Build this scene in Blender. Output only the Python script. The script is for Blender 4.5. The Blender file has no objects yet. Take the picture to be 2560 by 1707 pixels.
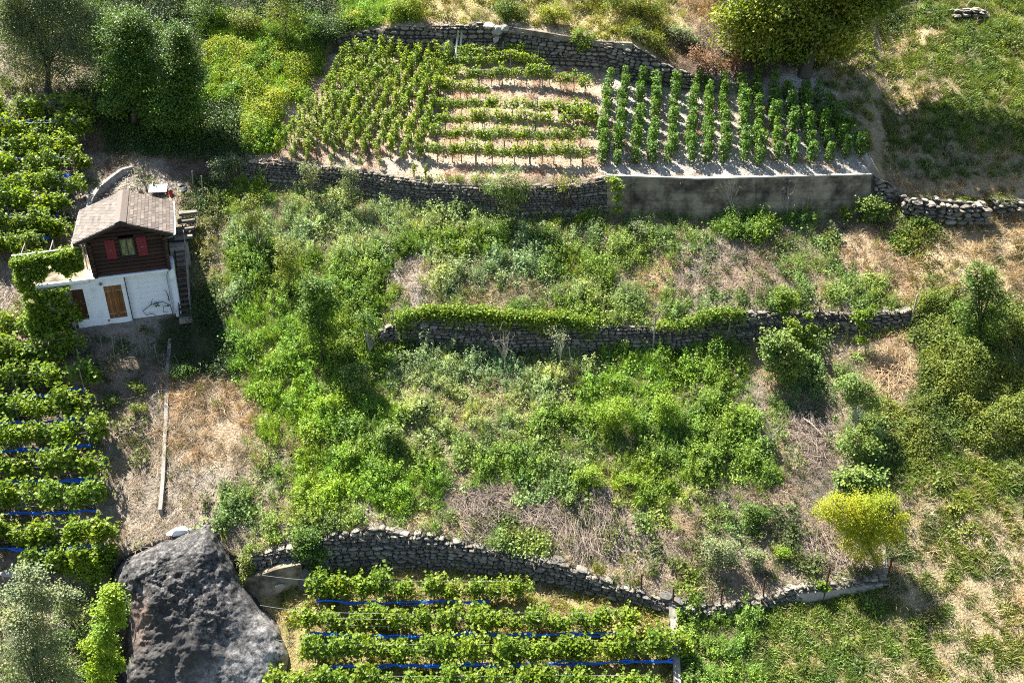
import bpy, math, random
import numpy as np
from mathutils import Vector, Matrix
random.seed(7); RNG = np.random.default_rng(11)
R = math.radians
# ---------------------------------------------------------------- camera, sky, sun
F, PIT = 2300.0, R(28)          # focal length in photo pixels (2560 wide), camera pitch below the horizontal
CP, SP = math.cos(PIT), math.sin(PIT)
scene = bpy.context.scene
cam = bpy.data.cameras.new("camera"); camo = bpy.data.objects.new("camera", cam)
scene.collection.objects.link(camo); scene.camera = camo
cam.sensor_width = 36; cam.lens = 36 * F / 2560; cam.clip_end = 2000; cam.clip_start = .1
camo.rotation_euler = (math.pi / 2 - PIT, 0, 0)
SUN_EL, SUN_AZ = R(58.5), R(-52)   # azimuth measured from +Y (into the hill), negative = to the left
world = bpy.data.worlds.new("World"); scene.world = world; world.use_nodes = True
wn = world.node_tree.nodes; wl = world.node_tree.links
sky = wn.new("ShaderNodeTexSky"); sky.sky_type = 'NISHITA'; sky.sun_disc = False
sky.sun_elevation = SUN_EL; sky.sun_rotation = SUN_AZ; sky.altitude = 700
bg = wn["Background"]; bg.inputs[1].default_value = .055; wl.new(sky.outputs[0], bg.inputs[0])
sl = bpy.data.lights.new("sun", 'SUN'); sl.energy = 5.0; sl.angle = R(.55); sl.color = (1, .95, .86)
so = bpy.data.objects.new("sun", sl); scene.collection.objects.link(so)
sd = Vector((math.sin(SUN_AZ) * math.cos(SUN_EL), math.cos(SUN_AZ) * math.cos(SUN_EL), math.sin(SUN_EL)))
so.rotation_euler = sd.to_track_quat('Z', 'Y').to_euler()
vs = scene.view_settings; vs.view_transform = 'Standard'; vs.look = 'None'; vs.gamma = 1; vs.exposure = 2.08
scene.render.engine = 'CYCLES'; scene.cycles.max_bounces = 6; scene.cycles.transparent_max_bounces = 8
scene.cycles.use_denoising = False; scene.cycles.filter_width = 1.1
COL = scene.collection
# ---------------------------------------------------------------- terrain profile
def pl(s):
    a = np.array(s, float); return a[:, 0], a[:, 1]
BR = [pl(x) for x in (
 [(-500,1470),(250,1470),(300,1450),(560,1440),(600,1450),(733,1440),(807,1425),(955,1420),(1103,1418),(1300,1442),(1450,1475),(1546,1500),(1645,1524),(1739,1545),(1753,1548),(1870,1525),(1992,1498),(2096,1486),(2215,1460),(2260,1445),(3100,1440)],
 [(-500,1440),(262,1438),(283,1396),(400,1352),(520,1328),(560,1368),(609,1391),(733,1366),(807,1339),(876,1329),(955,1317),(1004,1332),(1103,1342),(1177,1361),(1300,1386),(1374,1401),(1448,1421),(1546,1460),(1645,1495),(1719,1517),(1749,1516),(1870,1500),(1992,1466),(2096,1453),(2215,1440),(2260,1441),(3100,1437)],
 [(-500,880),(850,878),(960,855),(1017,853),(1100,862),(1181,869),(1255,874),(1400,873),(1622,876),(1775,863),(1893,854),(2031,834),(2164,829),(2263,809),(2330,790),(3100,780)],
 [(-500,877),(850,874),(960,822),(1000,806),(1100,800),(1250,800),(1400,805),(1489,814),(1622,819),(1700,812),(1745,800),(1819,780),(1893,780),(2016,780),(2140,782),(2263,777),(2330,782),(3100,777)],
 [(-500,500),(520,480),(600,452),(695,464),(768,472),(860,486),(897,492),(960,508),(1069,526),(1179,534),(1289,545),(1398,545),(1508,537),(1710,541),(1810,539),(2066,541),(2157,537),(2237,498),(2290,480),(3100,470)],
 [(-500,497),(520,470),(600,406),(680,399),(768,413),(897,424),(996,442),(1069,457),(1150,462),(1252,466),(1325,464),(1435,462),(1490,446),(1519,440),(1710,446),(1737,448),(2179,437),(2237,466),(2290,476),(3100,467)],
 [(-500,160),(760,150),(872,124),(1015,139),(1106,143),(1260,150),(1362,166),(1508,178),(1581,205),(1705,220),(1919,240),(2080,250),(2140,240),(3100,200)],
 [(-500,157),(760,146),(840,92),(872,84),(1015,66),(1106,66),(1208,60),(1263,69),(1398,91),(1490,106),(1581,112),(1620,135),(1643,150),(1705,179),(1865,215),(1919,222),(2080,240),(2140,237),(3100,197)])]
YBOT, YTOP = 2050.0, -300.0; YANC = (34.454, 34.0)
SLX = (-500, 240, 300, 480, 620, 760, 1000, 2180, 2320, 3100)
SL = [  # slopes in degrees by segment (bottom to top), varying with x: house side, walled terraces, meadow
 (34, 40, 66, 66, 60, 25, 25, 25, 31, 31), (60, 60, 83, 83, 83, 82, 82, 82, 40, 35), (34.5, 34.5, 34.5, 34.5, 34, 33, 31, 31, 36, 36), (34.5, 34.5, 34.5, 36, 45, 60, 84, 84, 36, 36),
 (34, 34, 34, 34, 33, 32, 31, 31, 35, 35), (34, 40, 45, 60, 84, 84, 85, 85, 38, 35), (34, 34, 34, 34, 33, 31, 29, 29, 33, 33), (34, 34, 34, 34, 60, 75, 83, 83, 34, 33), (33, 33, 33, 33, 32, 31, 31, 31, 33, 33)]
def mslope(y):
    v = (y - 853.5) / F; return (-SP - v * CP) / (CP - v * SP)
def yfac(y):
    return CP - (y - 853.5) / F * SP
def lattice(seed, n=64):
    return np.random.default_rng(seed).random((n, n))
_L = {}
def vnoise(x, y, scale, seed):
    if seed not in _L: _L[seed] = lattice(seed)
    L = _L[seed]; x = np.asarray(x, float) / scale + 1000; y = np.asarray(y, float) / scale + 1000
    xi = np.floor(x).astype(int); yi = np.floor(y).astype(int); fx = x - xi; fy = y - yi
    fx = fx * fx * (3 - 2 * fx); fy = fy * fy * (3 - 2 * fy)
    g = lambda a, b: L[a % 64, b % 64]
    return (g(xi, yi) * (1 - fx) + g(xi + 1, yi) * fx) * (1 - fy) + (g(xi, yi + 1) * (1 - fx) + g(xi + 1, yi + 1) * fx) * fy
def fbm(x, y, scale, seed, o=3):
    s = 0; a = .5; t = 0
    for k in range(o):
        s = s + a * vnoise(x, y, scale / 2 ** k, seed + k); t += a; a *= .5
    return s / t
def yz(x, y):
    """photo pixel -> (Y, Z, segment) on the terrain"""
    x = np.asarray(x, float); y = np.asarray(y, float) + 0 * x; x = x + 0 * y
    br = [np.full_like(x, YBOT)] + [np.interp(x, a, b) for a, b in BR] + [np.full_like(x, YTOP)]
    sm = (x - 300) / 600; sm = np.clip(sm, 0, 1); sm = sm * sm * (3 - 2 * sm)
    Yb = YANC[0] + (YANC[1] - YANC[0]) * sm; Zb = Yb * mslope(1300.)            # anchored in the lowest weedy field, then down over the wall
    for k, yq in ((2, br[2]), (1, br[1])):
        t = np.tan(np.radians(np.interp(x, SLX, SL[k]))); mq = mslope(yq); Yb = (Zb - t * Yb) / (mq - t); Zb = mq * Yb
    t = np.tan(np.radians(np.interp(x, SLX, SL[0]))); mm = mslope(y)
    oy = (Zb - t * Yb) / (mm - t); oz = mm * oy; seg = np.zeros(x.shape, int)
    for k in range(1, 9):
        t = np.tan(np.radians(np.interp(x, SLX, SL[k])))
        lo, hi = br[k], br[k + 1]
        sel = y <= lo
        mm = mslope(y); yy = (Zb - t * Yb) / (mm - t)
        oy = np.where(sel, yy, oy); oz = np.where(sel, mm * yy, oz); seg = np.where(sel, k, seg)
        mh = mslope(hi); Yn = (Zb - t * Yb) / (mh - t); Yb, Zb = Yn, mh * Yn
    return oy, oz, seg
HOX, HOY, HOZ = -19.433, 43.032, -16.179; HCS = (math.cos(.324), math.sin(.324))
def ground(x, y, bump=True):
    Y, Z, s = yz(x, y); X = Y * (np.asarray(x, float) - 1280) / F / yfac(np.asarray(y, float))
    w = (X - HOX) * HCS[0] + (Y - HOY) * HCS[1]; d = -(X - HOX) * HCS[1] + (Y - HOY) * HCS[0]      # level the ground in front of the chalet
    sst = lambda v: np.clip(v, 0, 1) ** 2 * (3 - 2 * np.clip(v, 0, 1))
    wt = sst((w + 4.3) / 1.0) * sst((2.9 - w) / .7) * sst((d + 3.2) / 2.2) * sst((1.1 - d) / .4)
    Z = Z + wt * ((HOZ - 5.62 + np.minimum(0, d - .5) * .60) - Z)
    if bump: Z = Z + (1 - wt) * (fbm(X, Y, 1.7, 5) - .5) * .34 * np.where((s == 6) | (s == 0), .5, 1)
    return np.stack([X, Y, Z], -1)
def at(x, y, dz=0):
    p = ground(x, y); return Vector((float(p[0]), float(p[1]), float(p[2]) + dz))
def atY(x, y, Y):
    """the point seen at pixel x, y on the upright plane at distance Y"""
    fy = yfac(y); return Vector((Y * (x - 1280) / F / fy, Y, Y * mslope(y)))
def ppm(x, y):
    p = at(x, y); return F / (p.y * CP - p.z * SP)
# ---------------------------------------------------------------- mesh helpers
class MB:
    def __init__(s): s.v = []; s.f = []; s.n = 0; s.a = []
    def add(s, V, Fc, a=None):
        V = np.asarray(V, float).reshape(-1, 3); s.v.append(V)
        for fc in (Fc if isinstance(Fc, list) else [Fc]):
            s.f.append(np.atleast_2d(np.asarray(fc, int)) + s.n)
        s.n += len(V); s.a.append(np.full(len(V), random.random()) if a is None else np.broadcast_to(a, (len(V),)))
    def box(s, c, d, M=None, a=None, jit=0):
        c = np.array(c, float); d = np.array(d, float) / 2
        V = np.array([(x, y, z) for z in (-1, 1) for y in (-1, 1) for x in (-1, 1)], float) * d
        if jit: V += RNG.uniform(-jit, jit, V.shape)
        if M is not None: V = V @ np.array(M.to_3x3()).T
        s.add(V + c, np.array([(0,2,3,1),(4,5,7,6),(0,1,5,4),(2,6,7,3),(0,4,6,2),(1,3,7,5)]), a)
    def tube(s, pts, r, n=6, a=None):
        P = np.array(pts, float); k = len(P); r = np.broadcast_to(np.asarray(r, float), (k,))
        T = np.gradient(P, axis=0); T /= np.linalg.norm(T, axis=1)[:, None] + 1e-9
        up = np.where(np.abs(T[:, 2:3]) > .9, [[1., 0, 0]], [[0, 0, 1.]])
        A = np.cross(T, up); A /= np.linalg.norm(A, axis=1)[:, None] + 1e-9; B = np.cross(T, A)
        an = np.arange(n) / n * 2 * math.pi
        V = P[:, None] + r[:, None, None] * (A[:, None] * np.cos(an)[None, :, None] + B[:, None] * np.sin(an)[None, :, None])
        i = np.arange(k - 1)[:, None] * n; j = np.arange(n)[None]; j2 = (j + 1) % n
        Q = np.stack([i + j, i + n + j, i + n + j2, i + j2], -1).reshape(-1, 4)
        s.add(V.reshape(-1, 3), [Q, np.arange(n)[None][:, ::-1], (np.arange(n) + (k - 1) * n)[None]], a)
    def bar(s, a, b, r, n=5, c=None): s.tube([a, b], r, n, c)
    def leaves(s, C, size, asp=.8, up=.5, out=None, fold=.25, droop=0):
        """diamond leaves at C (N,3); normals random with upward bias"""
        C = np.asarray(C, float); N = len(C)
        nrm = RNG.normal(size=(N, 3)); nrm /= np.linalg.norm(nrm, axis=1)[:, None]
        nrm[:, 2] = np.abs(nrm[:, 2]); nrm += np.array([0, 0, up])
        if out is not None: nrm += out
        nrm /= np.linalg.norm(nrm, axis=1)[:, None] + 1e-9
        t = RNG.normal(size=(N, 3)); t[:, 2] -= droop; t -= nrm * (t * nrm).sum(1)[:, None]; t /= np.linalg.norm(t, axis=1)[:, None] + 1e-9
        b = np.cross(nrm, t); L = (np.asarray(size) * RNG.uniform(.65, 1.25, N))[:, None]; W = L * asp
        V = np.stack([C - t * L * .5, C + b * W * .5 + nrm * L * fold * .5 - t * L * .08, C + t * L * .5, C - b * W * .5 + nrm * L * fold * .5 - t * L * .08], 1)
        Q = np.arange(4 * N).reshape(N, 4)
        s.add(V.reshape(-1, 3), Q, np.repeat(RNG.random(N), 4))
    def blades(s, N, rad, h, w, lean=.4, base=None):
        B = RNG.normal(size=(N, 3)) * rad; B[:, 2] = 0
        if base is not None: B = B + base
        d = RNG.normal(size=(N, 3)) * lean; d[:, 2] = 1; d /= np.linalg.norm(d, axis=1)[:, None]
        L = (h * RNG.uniform(.5, 1.2, N))[:, None]; sd = RNG.normal(size=(N, 3)); sd[:, 2] = 0; sd /= np.linalg.norm(sd, axis=1)[:, None] + 1e-9
        mid = B + d * L * .55; bend = d.copy(); bend[:, 2] *= .45; tip = mid + bend * L * .55
        V = np.stack([B - sd * w / 2, B + sd * w / 2, mid + sd * w * .45, mid - sd * w * .45, tip], 1)
        i = np.arange(N)[:, None] * 5
        s.add(V.reshape(-1, 3), [i + np.array([[0, 1, 2, 3]]), i + np.array([[3, 2, 4]])], np.repeat(RNG.random(N), 5))
    def mesh(s, name, mat, smooth=False):
        me = bpy.data.meshes.new(name)
        V = np.concatenate(s.v); me.vertices.add(len(V)); me.vertices.foreach_set("co", V.astype(np.float32).ravel())
        loops = np.concatenate([f.ravel() for f in s.f]); sizes = np.concatenate([np.full(len(f), f.shape[1]) for f in s.f])
        me.loops.add(len(loops)); me.loops.foreach_set("vertex_index", loops.astype(np.int32))
        me.polygons.add(len(sizes)); st = np.concatenate([[0], np.cumsum(sizes)[:-1]])
        me.polygons.foreach_set("loop_start", st.astype(np.int32)); me.polygons.foreach_set("loop_total", sizes.astype(np.int32))
        me.polygons.foreach_set("use_smooth", np.full(len(sizes), smooth))
        at_ = me.attributes.new("v", 'FLOAT', 'POINT'); at_.data.foreach_set("value", np.concatenate(s.a).astype(np.float32))
        me.materials.append(mat); me.update(); return me
    def build(s, name, mat, parent=None, smooth=False, mat_m=None):
        return link(name, s.mesh(name, mat, smooth), parent)
def link(name, me, parent=None, M=None):
    o = bpy.data.objects.new(name, me); COL.objects.link(o)
    if parent is not None: o.parent = parent
    if M is not None: o.matrix_local = M
    return o
def tag(o, label=None, cat=None, group=None, kind=None):
    for k, v in (("label", label), ("category", cat), ("group", group), ("kind", kind)):
        if v: o[k] = v
    return o
def thing(name, loc, label, cat, group=None, rz=0, sc=1):
    o = bpy.data.objects.new(name, None); COL.objects.link(o); o.location = loc; o.rotation_euler = (0, 0, rz); o.scale = (sc,) * 3
    o.empty_display_size = .2; return tag(o, label, cat, group)
def copy_tree(o, parent=None):
    c = o.copy(); COL.objects.link(c)
    if parent: c.parent = parent; c.matrix_parent_inverse = Matrix()
    for ch in list(KIDS.get(o.name, ())): copy_tree(ch, c)
    return c
KIDS = {}
# ---------------------------------------------------------------- materials
def newmat(name):
    m = bpy.data.materials.new(name); m.use_nodes = True; nt = m.node_tree; nt.nodes.clear()
    out = nt.nodes.new("ShaderNodeOutputMaterial"); return m, nt, out
def N(nt, t, **k):
    n = nt.nodes.new(t)
    for a, b in k.items():
        if a.startswith("i_"): n.inputs[int(a[2:])].default_value = b
        else: setattr(n, a, b)
    return n
def mixc(nt, fac, a, b, mode='MIX'):
    n = nt.nodes.new("ShaderNodeMix"); n.data_type = 'RGBA'; n.blend_type = mode
    for sock, val in ((n.inputs[0], fac), (n.inputs[6], a), (n.inputs[7], b)):
        if hasattr(val, "links") or isinstance(val, bpy.types.NodeSocket): nt.links.new(val, sock)
        elif isinstance(val, (int, float)): sock.default_value = val
        else: sock.default_value = (*val, 1)
    return n.outputs[2]
def math_(nt, op, a, b=0.):
    n = nt.nodes.new("ShaderNodeMath"); n.operation = op
    for sock, val in ((n.inputs[0], a), (n.inputs[1], b)):
        if isinstance(val, bpy.types.NodeSocket): nt.links.new(val, sock)
        else: sock.default_value = val
    return n.outputs[0]
def noise(nt, scale, detail=4, rough=.6, co='Object', dist=0):
    tc = nt.nodes.new("ShaderNodeTexCoord"); n = nt.nodes.new("ShaderNodeTexNoise"); n.inputs['Scale'].default_value = scale
    n.inputs['Detail'].default_value = detail; n.inputs['Roughness'].default_value = rough; n.inputs['Distortion'].default_value = dist
    if co == 'World': nt.links.new(nt.nodes.new("ShaderNodeNewGeometry").outputs['Position'], n.inputs['Vector'])
    else: nt.links.new(tc.outputs[co], n.inputs['Vector'])
    return n.outputs[0]
def ramp(nt, fac, stops):
    n = nt.nodes.new("ShaderNodeValToRGB"); nt.links.new(fac, n.inputs[0]); e = n.color_ramp.elements
    while len(e) < len(stops): e.new(.5)
    for el, (p, c) in zip(e, stops): el.position = p; el.color = (*c, 1) if len(c) == 3 else c
    return n.outputs[0]
def attr(nt, name, typ='GEOMETRY'):
    n = nt.nodes.new("ShaderNodeAttribute"); n.attribute_name = name; n.attribute_type = typ; return n
def leafmat(name, a, b, tr=.35, tint=False, objvar=.25, rough=.5, patch=.0, gloss=.35):
    m, nt, out = newmat(name); v = attr(nt, "v").outputs['Fac']
    c = mixc(nt, v, a, b)
    oi = nt.nodes.new("ShaderNodeObjectInfo")
    c = mixc(nt, math_(nt, 'MULTIPLY', oi.outputs['Random'], objvar), c, tuple(x * .45 for x in a))
    n1 = noise(nt, .55, 2, co='World')
    c = mixc(nt, ramp(nt, n1, [(.35, (0, 0, 0)), (.7, (1, 1, 1))]), mixc(nt, 1, c, (.82, .9, .9), 'MULTIPLY'), mixc(nt, 1, c, (1.22, 1.08, .85), 'MULTIPLY'))
    if tint: c = mixc(nt, 1, c, attr(nt, "tint", 'INSTANCER').outputs['Color'], 'MULTIPLY')
    p = N(nt, "ShaderNodeBsdfPrincipled"); nt.links.new(c, p.inputs['Base Color']); p.inputs['Roughness'].default_value = rough
    p.inputs['Specular IOR Level'].default_value = gloss
    t = N(nt, "ShaderNodeBsdfTranslucent"); nt.links.new(mixc(nt, 1, c, (1.5, 1.45, .55), 'MULTIPLY'), t.inputs[0])
    mx = N(nt, "ShaderNodeMixShader"); mx.inputs[0].default_value = tr
    nt.links.new(p.outputs[0], mx.inputs[1]); nt.links.new(t.outputs[0], mx.inputs[2]); nt.links.new(mx.outputs[0], out.inputs[0]); return m
def solid(name, a, b=None, scale=6, rough=.8, bump=.3, objvar=0., use_v=False, metal=0, stops=None, det=5, world=False, streak=None, bscale=None, dist=0):
    m, nt, out = newmat(name); b = b or tuple(x * .6 for x in a); co = 'World' if world else 'Object'
    n = noise(nt, scale, det, .65, co, dist)
    if streak:
        tc = nt.nodes.new("ShaderNodeTexCoord"); mp = nt.nodes.new("ShaderNodeMapping"); mp.inputs['Scale'].default_value = streak
        nt.links.new(tc.outputs['Object'], mp.inputs[0]); nn = nt.nodes.new("ShaderNodeTexNoise"); nn.inputs['Scale'].default_value = scale
        nn.inputs['Detail'].default_value = det; nt.links.new(mp.outputs[0], nn.inputs[0]); n = nn.outputs[0]
    c = ramp(nt, n, stops or [(.3, b), (.7, a)])
    if use_v: c = mixc(nt, 1, c, ramp(nt, attr(nt, "v").outputs['Fac'], [(0, (.55, .55, .55)), (.8, (1.1, 1.08, 1.02)), (1, (1.45, 1.42, 1.35))]), 'MULTIPLY')
    if objvar:
        oi = nt.nodes.new("ShaderNodeObjectInfo")
        c = mixc(nt, 1, c, ramp(nt, oi.outputs['Random'], [(0, (1 - objvar,) * 3), (.85, (1 + objvar * .5,) * 3), (1, (1 + objvar * 1.3, 1 + objvar * 1.25, 1 + objvar * 1.1))]), 'MULTIPLY')
    p = N(nt, "ShaderNodeBsdfPrincipled"); nt.links.new(c, p.inputs['Base Color']); p.inputs['Roughness'].default_value = rough; p.inputs['Metallic'].default_value = metal
    p.inputs['Specular IOR Level'].default_value = .3
    if bump:
        bm = N(nt, "ShaderNodeBump"); bm.inputs['Strength'].default_value = bump; bm.inputs['Distance'].default_value = .03
        nt.links.new(noise(nt, bscale or scale * 3, 5, .7, co), bm.inputs['Height']); nt.links.new(bm.outputs[0], p.inputs['Normal'])
    nt.links.new(p.outputs[0], out.inputs[0]); return m
MT = {}
MT['stone'] = solid("stone", (.29, .265, .22), (.105, .097, .082), 5, .9, .5, .32, True)
MT['stonew'] = solid("pale_stone", (.27, .25, .22), (.13, .12, .105), 6, .9, .5, .25, True)
MT['conc'] = solid("weathered_concrete", (.30, .275, .22), None, 1.1, .9, .3, 0, stops=[(.34, (.035, .03, .023)), (.46, (.12, .10, .07)), (.6, (.25, .215, .15)), (.8, (.34, .30, .22))], det=8)
MT['concl'] = solid("pale_concrete", (.38, .355, .31), (.24, .22, .19), 4, .9, .3)
MT['white'] = solid("white_paint", (.80, .81, .80), None, 1.7, .7, .12, stops=[(.25, (.45, .43, .38)), (.36, (.68, .68, .66)), (.5, (.8, .81, .8)), (.7, (.77, .78, .77))], det=8)
MT['log'] = solid("dark_log_wood", (.055, .024, .014), (.022, .011, .008), 7, .6, .3, .45, streak=(.25, 3, 3))
MT['dark'] = solid("dark_timber", (.05, .035, .026), (.025, .018, .014), 6, .7, .3, streak=(.3, 3, 3))
MT['door'] = solid("golden_brown_boards", (.30, .13, .035), (.10, .04, .014), 6, .6, .25, .3, streak=(5, 5, .5))
MT['door2'] = solid("old_brown_boards", (.10, .035, .016), (.045, .018, .01), 6, .6, .25, .3, streak=(5, 5, .5))
MT['red'] = solid("dark_red_paint", (.19, .024, .032), (.15, .018, .024), 4, .5, .05)
MT['shingle'] = solid("fibre_shingle", (.15, .125, .112), (.085, .07, .063), 9, .62, .2, .22, use_v=True)
MT['metal'] = solid("galvanised_steel", (.42, .43, .44), (.3, .3, .31), 8, .45, .05, metal=.6)
MT['whitem'] = solid("white_metal", (.8, .8, .78), (.7, .7, .68), 8, .35, .0)
MT['kerb'] = solid('grey_kerb', (.34, .31, .27), (.19, .17, .145), 5, .9, .3)
MT['rust'] = solid("rusty_iron", (.10, .035, .022), (.045, .018, .014), 14, .8, .3)
MT['greypost'] = solid("grey_weathered_wood", (.34, .31, .27), (.2, .18, .155), 9, .85, .3, .25, streak=(4, 4, .4))
MT['bark'] = solid("bark", (.11, .09, .06), (.05, .042, .03), 12, .9, .5)
MT['barkp'] = solid("pale_bark", (.42, .37, .31), (.26, .22, .18), 12, .9, .3)
MT['twig'] = solid("dead_twigs", (.40, .33, .28), (.2, .155, .13), 3, .9, 0, 0, True)
MT['wire'] = solid("wire", (.5, .5, .5), (.4, .4, .4), 8, .4, 0, metal=.5)
MT['net'] = solid("blue_net", (.015, .17, .80), (.01, .08, .45), 12, .55, .3, .2)
MT['steptread'] = solid("brown_tread", (.14, .105, .085), (.08, .06, .05), 8, .8, .3, .3)
MT['redp'] = solid("red_plastic", (.55, .03, .02), (.45, .03, .02), 5, .4, 0)
MT['curtain'] = solid("curtain", (.45, .47, .22), (.10, .13, .04), 6, .7, 0, streak=(3, 1, .6))
def glass():
    m, nt, out = newmat("window_glass"); g = N(nt, "ShaderNodeBsdfGlossy"); g.inputs['Roughness'].default_value = .03; t = N(nt, "ShaderNodeBsdfTransparent"); x = N(nt, "ShaderNodeMixShader"); x.inputs[0].default_value = .12
    nt.links.new(t.outputs[0], x.inputs[1]); nt.links.new(g.outputs[0], x.inputs[2]); nt.links.new(x.outputs[0], out.inputs[0]); return m
MT['glass'] = glass()
def ground_mat():
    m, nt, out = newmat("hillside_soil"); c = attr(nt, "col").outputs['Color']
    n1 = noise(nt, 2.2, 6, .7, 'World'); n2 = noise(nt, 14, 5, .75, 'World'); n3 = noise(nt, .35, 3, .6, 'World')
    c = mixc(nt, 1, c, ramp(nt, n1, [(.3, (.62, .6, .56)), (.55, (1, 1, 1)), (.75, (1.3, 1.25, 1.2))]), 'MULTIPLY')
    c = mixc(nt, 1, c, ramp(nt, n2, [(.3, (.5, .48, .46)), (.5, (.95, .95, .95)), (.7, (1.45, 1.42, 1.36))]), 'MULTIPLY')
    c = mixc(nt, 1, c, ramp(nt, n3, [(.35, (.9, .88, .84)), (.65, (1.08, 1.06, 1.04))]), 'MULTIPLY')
    vo = nt.nodes.new("ShaderNodeTexVoronoi"); vo.inputs['Scale'].default_value = 9; nt.links.new(nt.nodes.new("ShaderNodeNewGeometry").outputs['Position'], vo.inputs[0])
    p = N(nt, "ShaderNodeBsdfPrincipled"); nt.links.new(c, p.inputs['Base Color']); p.inputs['Roughness'].default_value = .95; p.inputs['Specular IOR Level'].default_value = .15
    h = math_(nt, 'ADD', math_(nt, 'ADD', n2, n1), math_(nt, 'MULTIPLY', vo.outputs[0], -.6))
    bm = N(nt, "ShaderNodeBump"); bm.inputs['Strength'].default_value = .9; bm.inputs['Distance'].default_value = .09
    nt.links.new(h, bm.inputs['Height']); nt.links.new(bm.outputs[0], p.inputs['Normal']); nt.links.new(p.outputs[0], out.inputs[0]); return m
MT['ground'] = ground_mat()
LF = {
 'vine': leafmat("vine_leaves", (.10, .18, .014), (.25, .34, .035), .42),
 'vinet': leafmat("young_vine_leaves", (.13, .215, .025), (.30, .39, .06), .42),
 'vined': leafmat("deep_green_vine_leaves", (.06, .135, .015), (.13, .24, .028), .36),
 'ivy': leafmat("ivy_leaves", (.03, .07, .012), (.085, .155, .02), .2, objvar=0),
 'green': leafmat("green_leaves", (.055, .115, .016), (.13, .22, .03), .32, objvar=0),
 'bramble': leafmat("bramble_leaves", (.17, .23, .018), (.31, .37, .045), .35, objvar=0),
 'grey': leafmat("grey_green_leaves", (.12, .16, .075), (.25, .29, .15), .28, objvar=0),
 'olive': leafmat("olive_leaves", (.11, .155, .022), (.22, .26, .05), .34, objvar=0),
 'yellow': leafmat("yellow_leaves", (.24, .29, .015), (.40, .43, .03), .4, objvar=0),
 'lime': leafmat("lime_leaves", (.15, .25, .02), (.27, .38, .04), .4, objvar=0),
 'fig': leafmat("fig_leaves", (.085, .15, .03), (.20, .28, .07), .3, objvar=0),
 'mid': leafmat("walnut_leaves", (.10, .15, .016), (.33, .37, .05), .36, objvar=0),
 'redb': leafmat("dry_red_leaves", (.17, .085, .05), (.28, .15, .09), .25, objvar=0),
 'straw': leafmat("dry_grass", (.42, .32, .16), (.62, .5, .30), .25, objvar=0),
 'weed': leafmat("weed_leaves", (.60, .60, .60), (1.0, 1.0, 1.0), .32, True, .3),
 'dry': leafmat("litter", (.55, .55, .55), (1.0, 1.0, 1.0), .12, True, .35),
}
# ---------------------------------------------------------------- ground cover map, darkest codes also painting cast shade by wall, chalet and big tree: one code per 64 px of the photograph (runs of "end x, code")
CM = """500 k 870 k 1010 y 1250 t 1500 t 1700 t 1800 s 2260 k 9999 m
250 k 500 k 560 y 820 y 880 k 1480 v 1650 t 1800 r 2080 r 2200 n 2380 n 9999 m
250 r 520 k 800 y 1550 v 1800 r 2060 r 2230 n 9999 m
200 d 280 k 520 k 780 y 1495 v 2090 V 2250 n 2400 n 9999 m
220 d 280 r 600 k 690 y 1500 v 2120 V 2300 n 9999 m
200 d 260 r 600 k 690 y 1500 v 2160 V 2400 n 9999 m
180 d 260 g 330 r 420 g 560 r 620 k 1500 v 2190 V 2560 n 9999 n
160 d 470 g 540 k 700 w 900 p 1290 o 2240 d 9999 z
160 d 470 g 580 q 800 p 1000 p 1180 p 1300 o 1480 w 1800 o 1900 w 2050 w 2200 d 2330 b 9999 z
130 d 470 g 560 q 960 p 1280 w 1500 p 1640 o 1780 o 2000 d 2120 o 2240 s 2290 b 9999 z
130 d 460 g 560 q 960 w 1060 d 1350 p 1550 w 1700 o 1950 d 2100 o 2250 s 9999 z
200 d 450 g 540 k 620 p 980 w 1080 d 1350 q 1500 p 1700 o 2000 d 2200 o 2290 s 2420 b 9999 z
230 d 400 g 575 k 800 y 1000 w 1500 w 2000 o 2230 o 9999 b
200 d 400 g 580 k 800 y 1000 w 1500 k 1700 w 1900 w 2050 o 2200 d 2300 s 9999 b
210 d 400 d 590 k 800 y 1000 w 1500 p 1760 y 1880 w 1990 g 2130 o 2290 s 9999 b
210 d 420 d 640 s 800 y 1000 y 1440 p 1650 y 1850 w 1930 g 2040 o 2150 d 2270 d 9999 b
220 d 420 d 650 s 1020 y 1350 p 1500 w 1880 w 1960 o 2090 d 2270 o 9999 b
230 d 420 d 640 s 700 o 1000 w 1380 o 1560 o 1900 w 1980 o 2100 d 2250 o 2330 b 9999 m
250 g 420 g 660 g 720 o 1100 y 1150 o 1330 w 1460 o 1800 w 1950 w 2080 d 2200 o 9999 m
250 g 450 g 560 d 740 o 1100 y 1300 d 1420 o 1560 o 1700 w 1760 o 1900 d 2230 d 2330 n 9999 m
270 g 540 g 700 o 1150 o 1600 d 1680 o 1760 d 1900 o 2230 d 2400 n 9999 n
270 d 430 g 600 d 950 o 1350 o 1600 d 1780 d 1840 o 2230 d 9999 n
560 d 760 d 1560 x 1700 d 2200 m 2300 n 9999 n
300 d 700 x 1560 x 1690 d 1740 q 1860 w 2250 m 9999 n
400 d 680 x 1690 x 1900 w 2150 m 2350 m 9999 n
400 d 1690 x 1850 w 2100 m 2350 m 9999 n
400 d 1690 x 1900 w 2200 m 9999 n"""
CODES = "kywpodgstmnbvVrqxz"
CR = [[(float(a), b) for a, b in zip(l.split()[::2], l.split()[1::2])] for l in CM.split("\n")]
GRID = np.zeros((len(CR), 80), int)
for j, l in enumerate(CR):
    for i in range(80):
        x = (i + .5) * 32
        GRID[j, i] = CODES.index(next(c for e, c in l if x < e))
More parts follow.
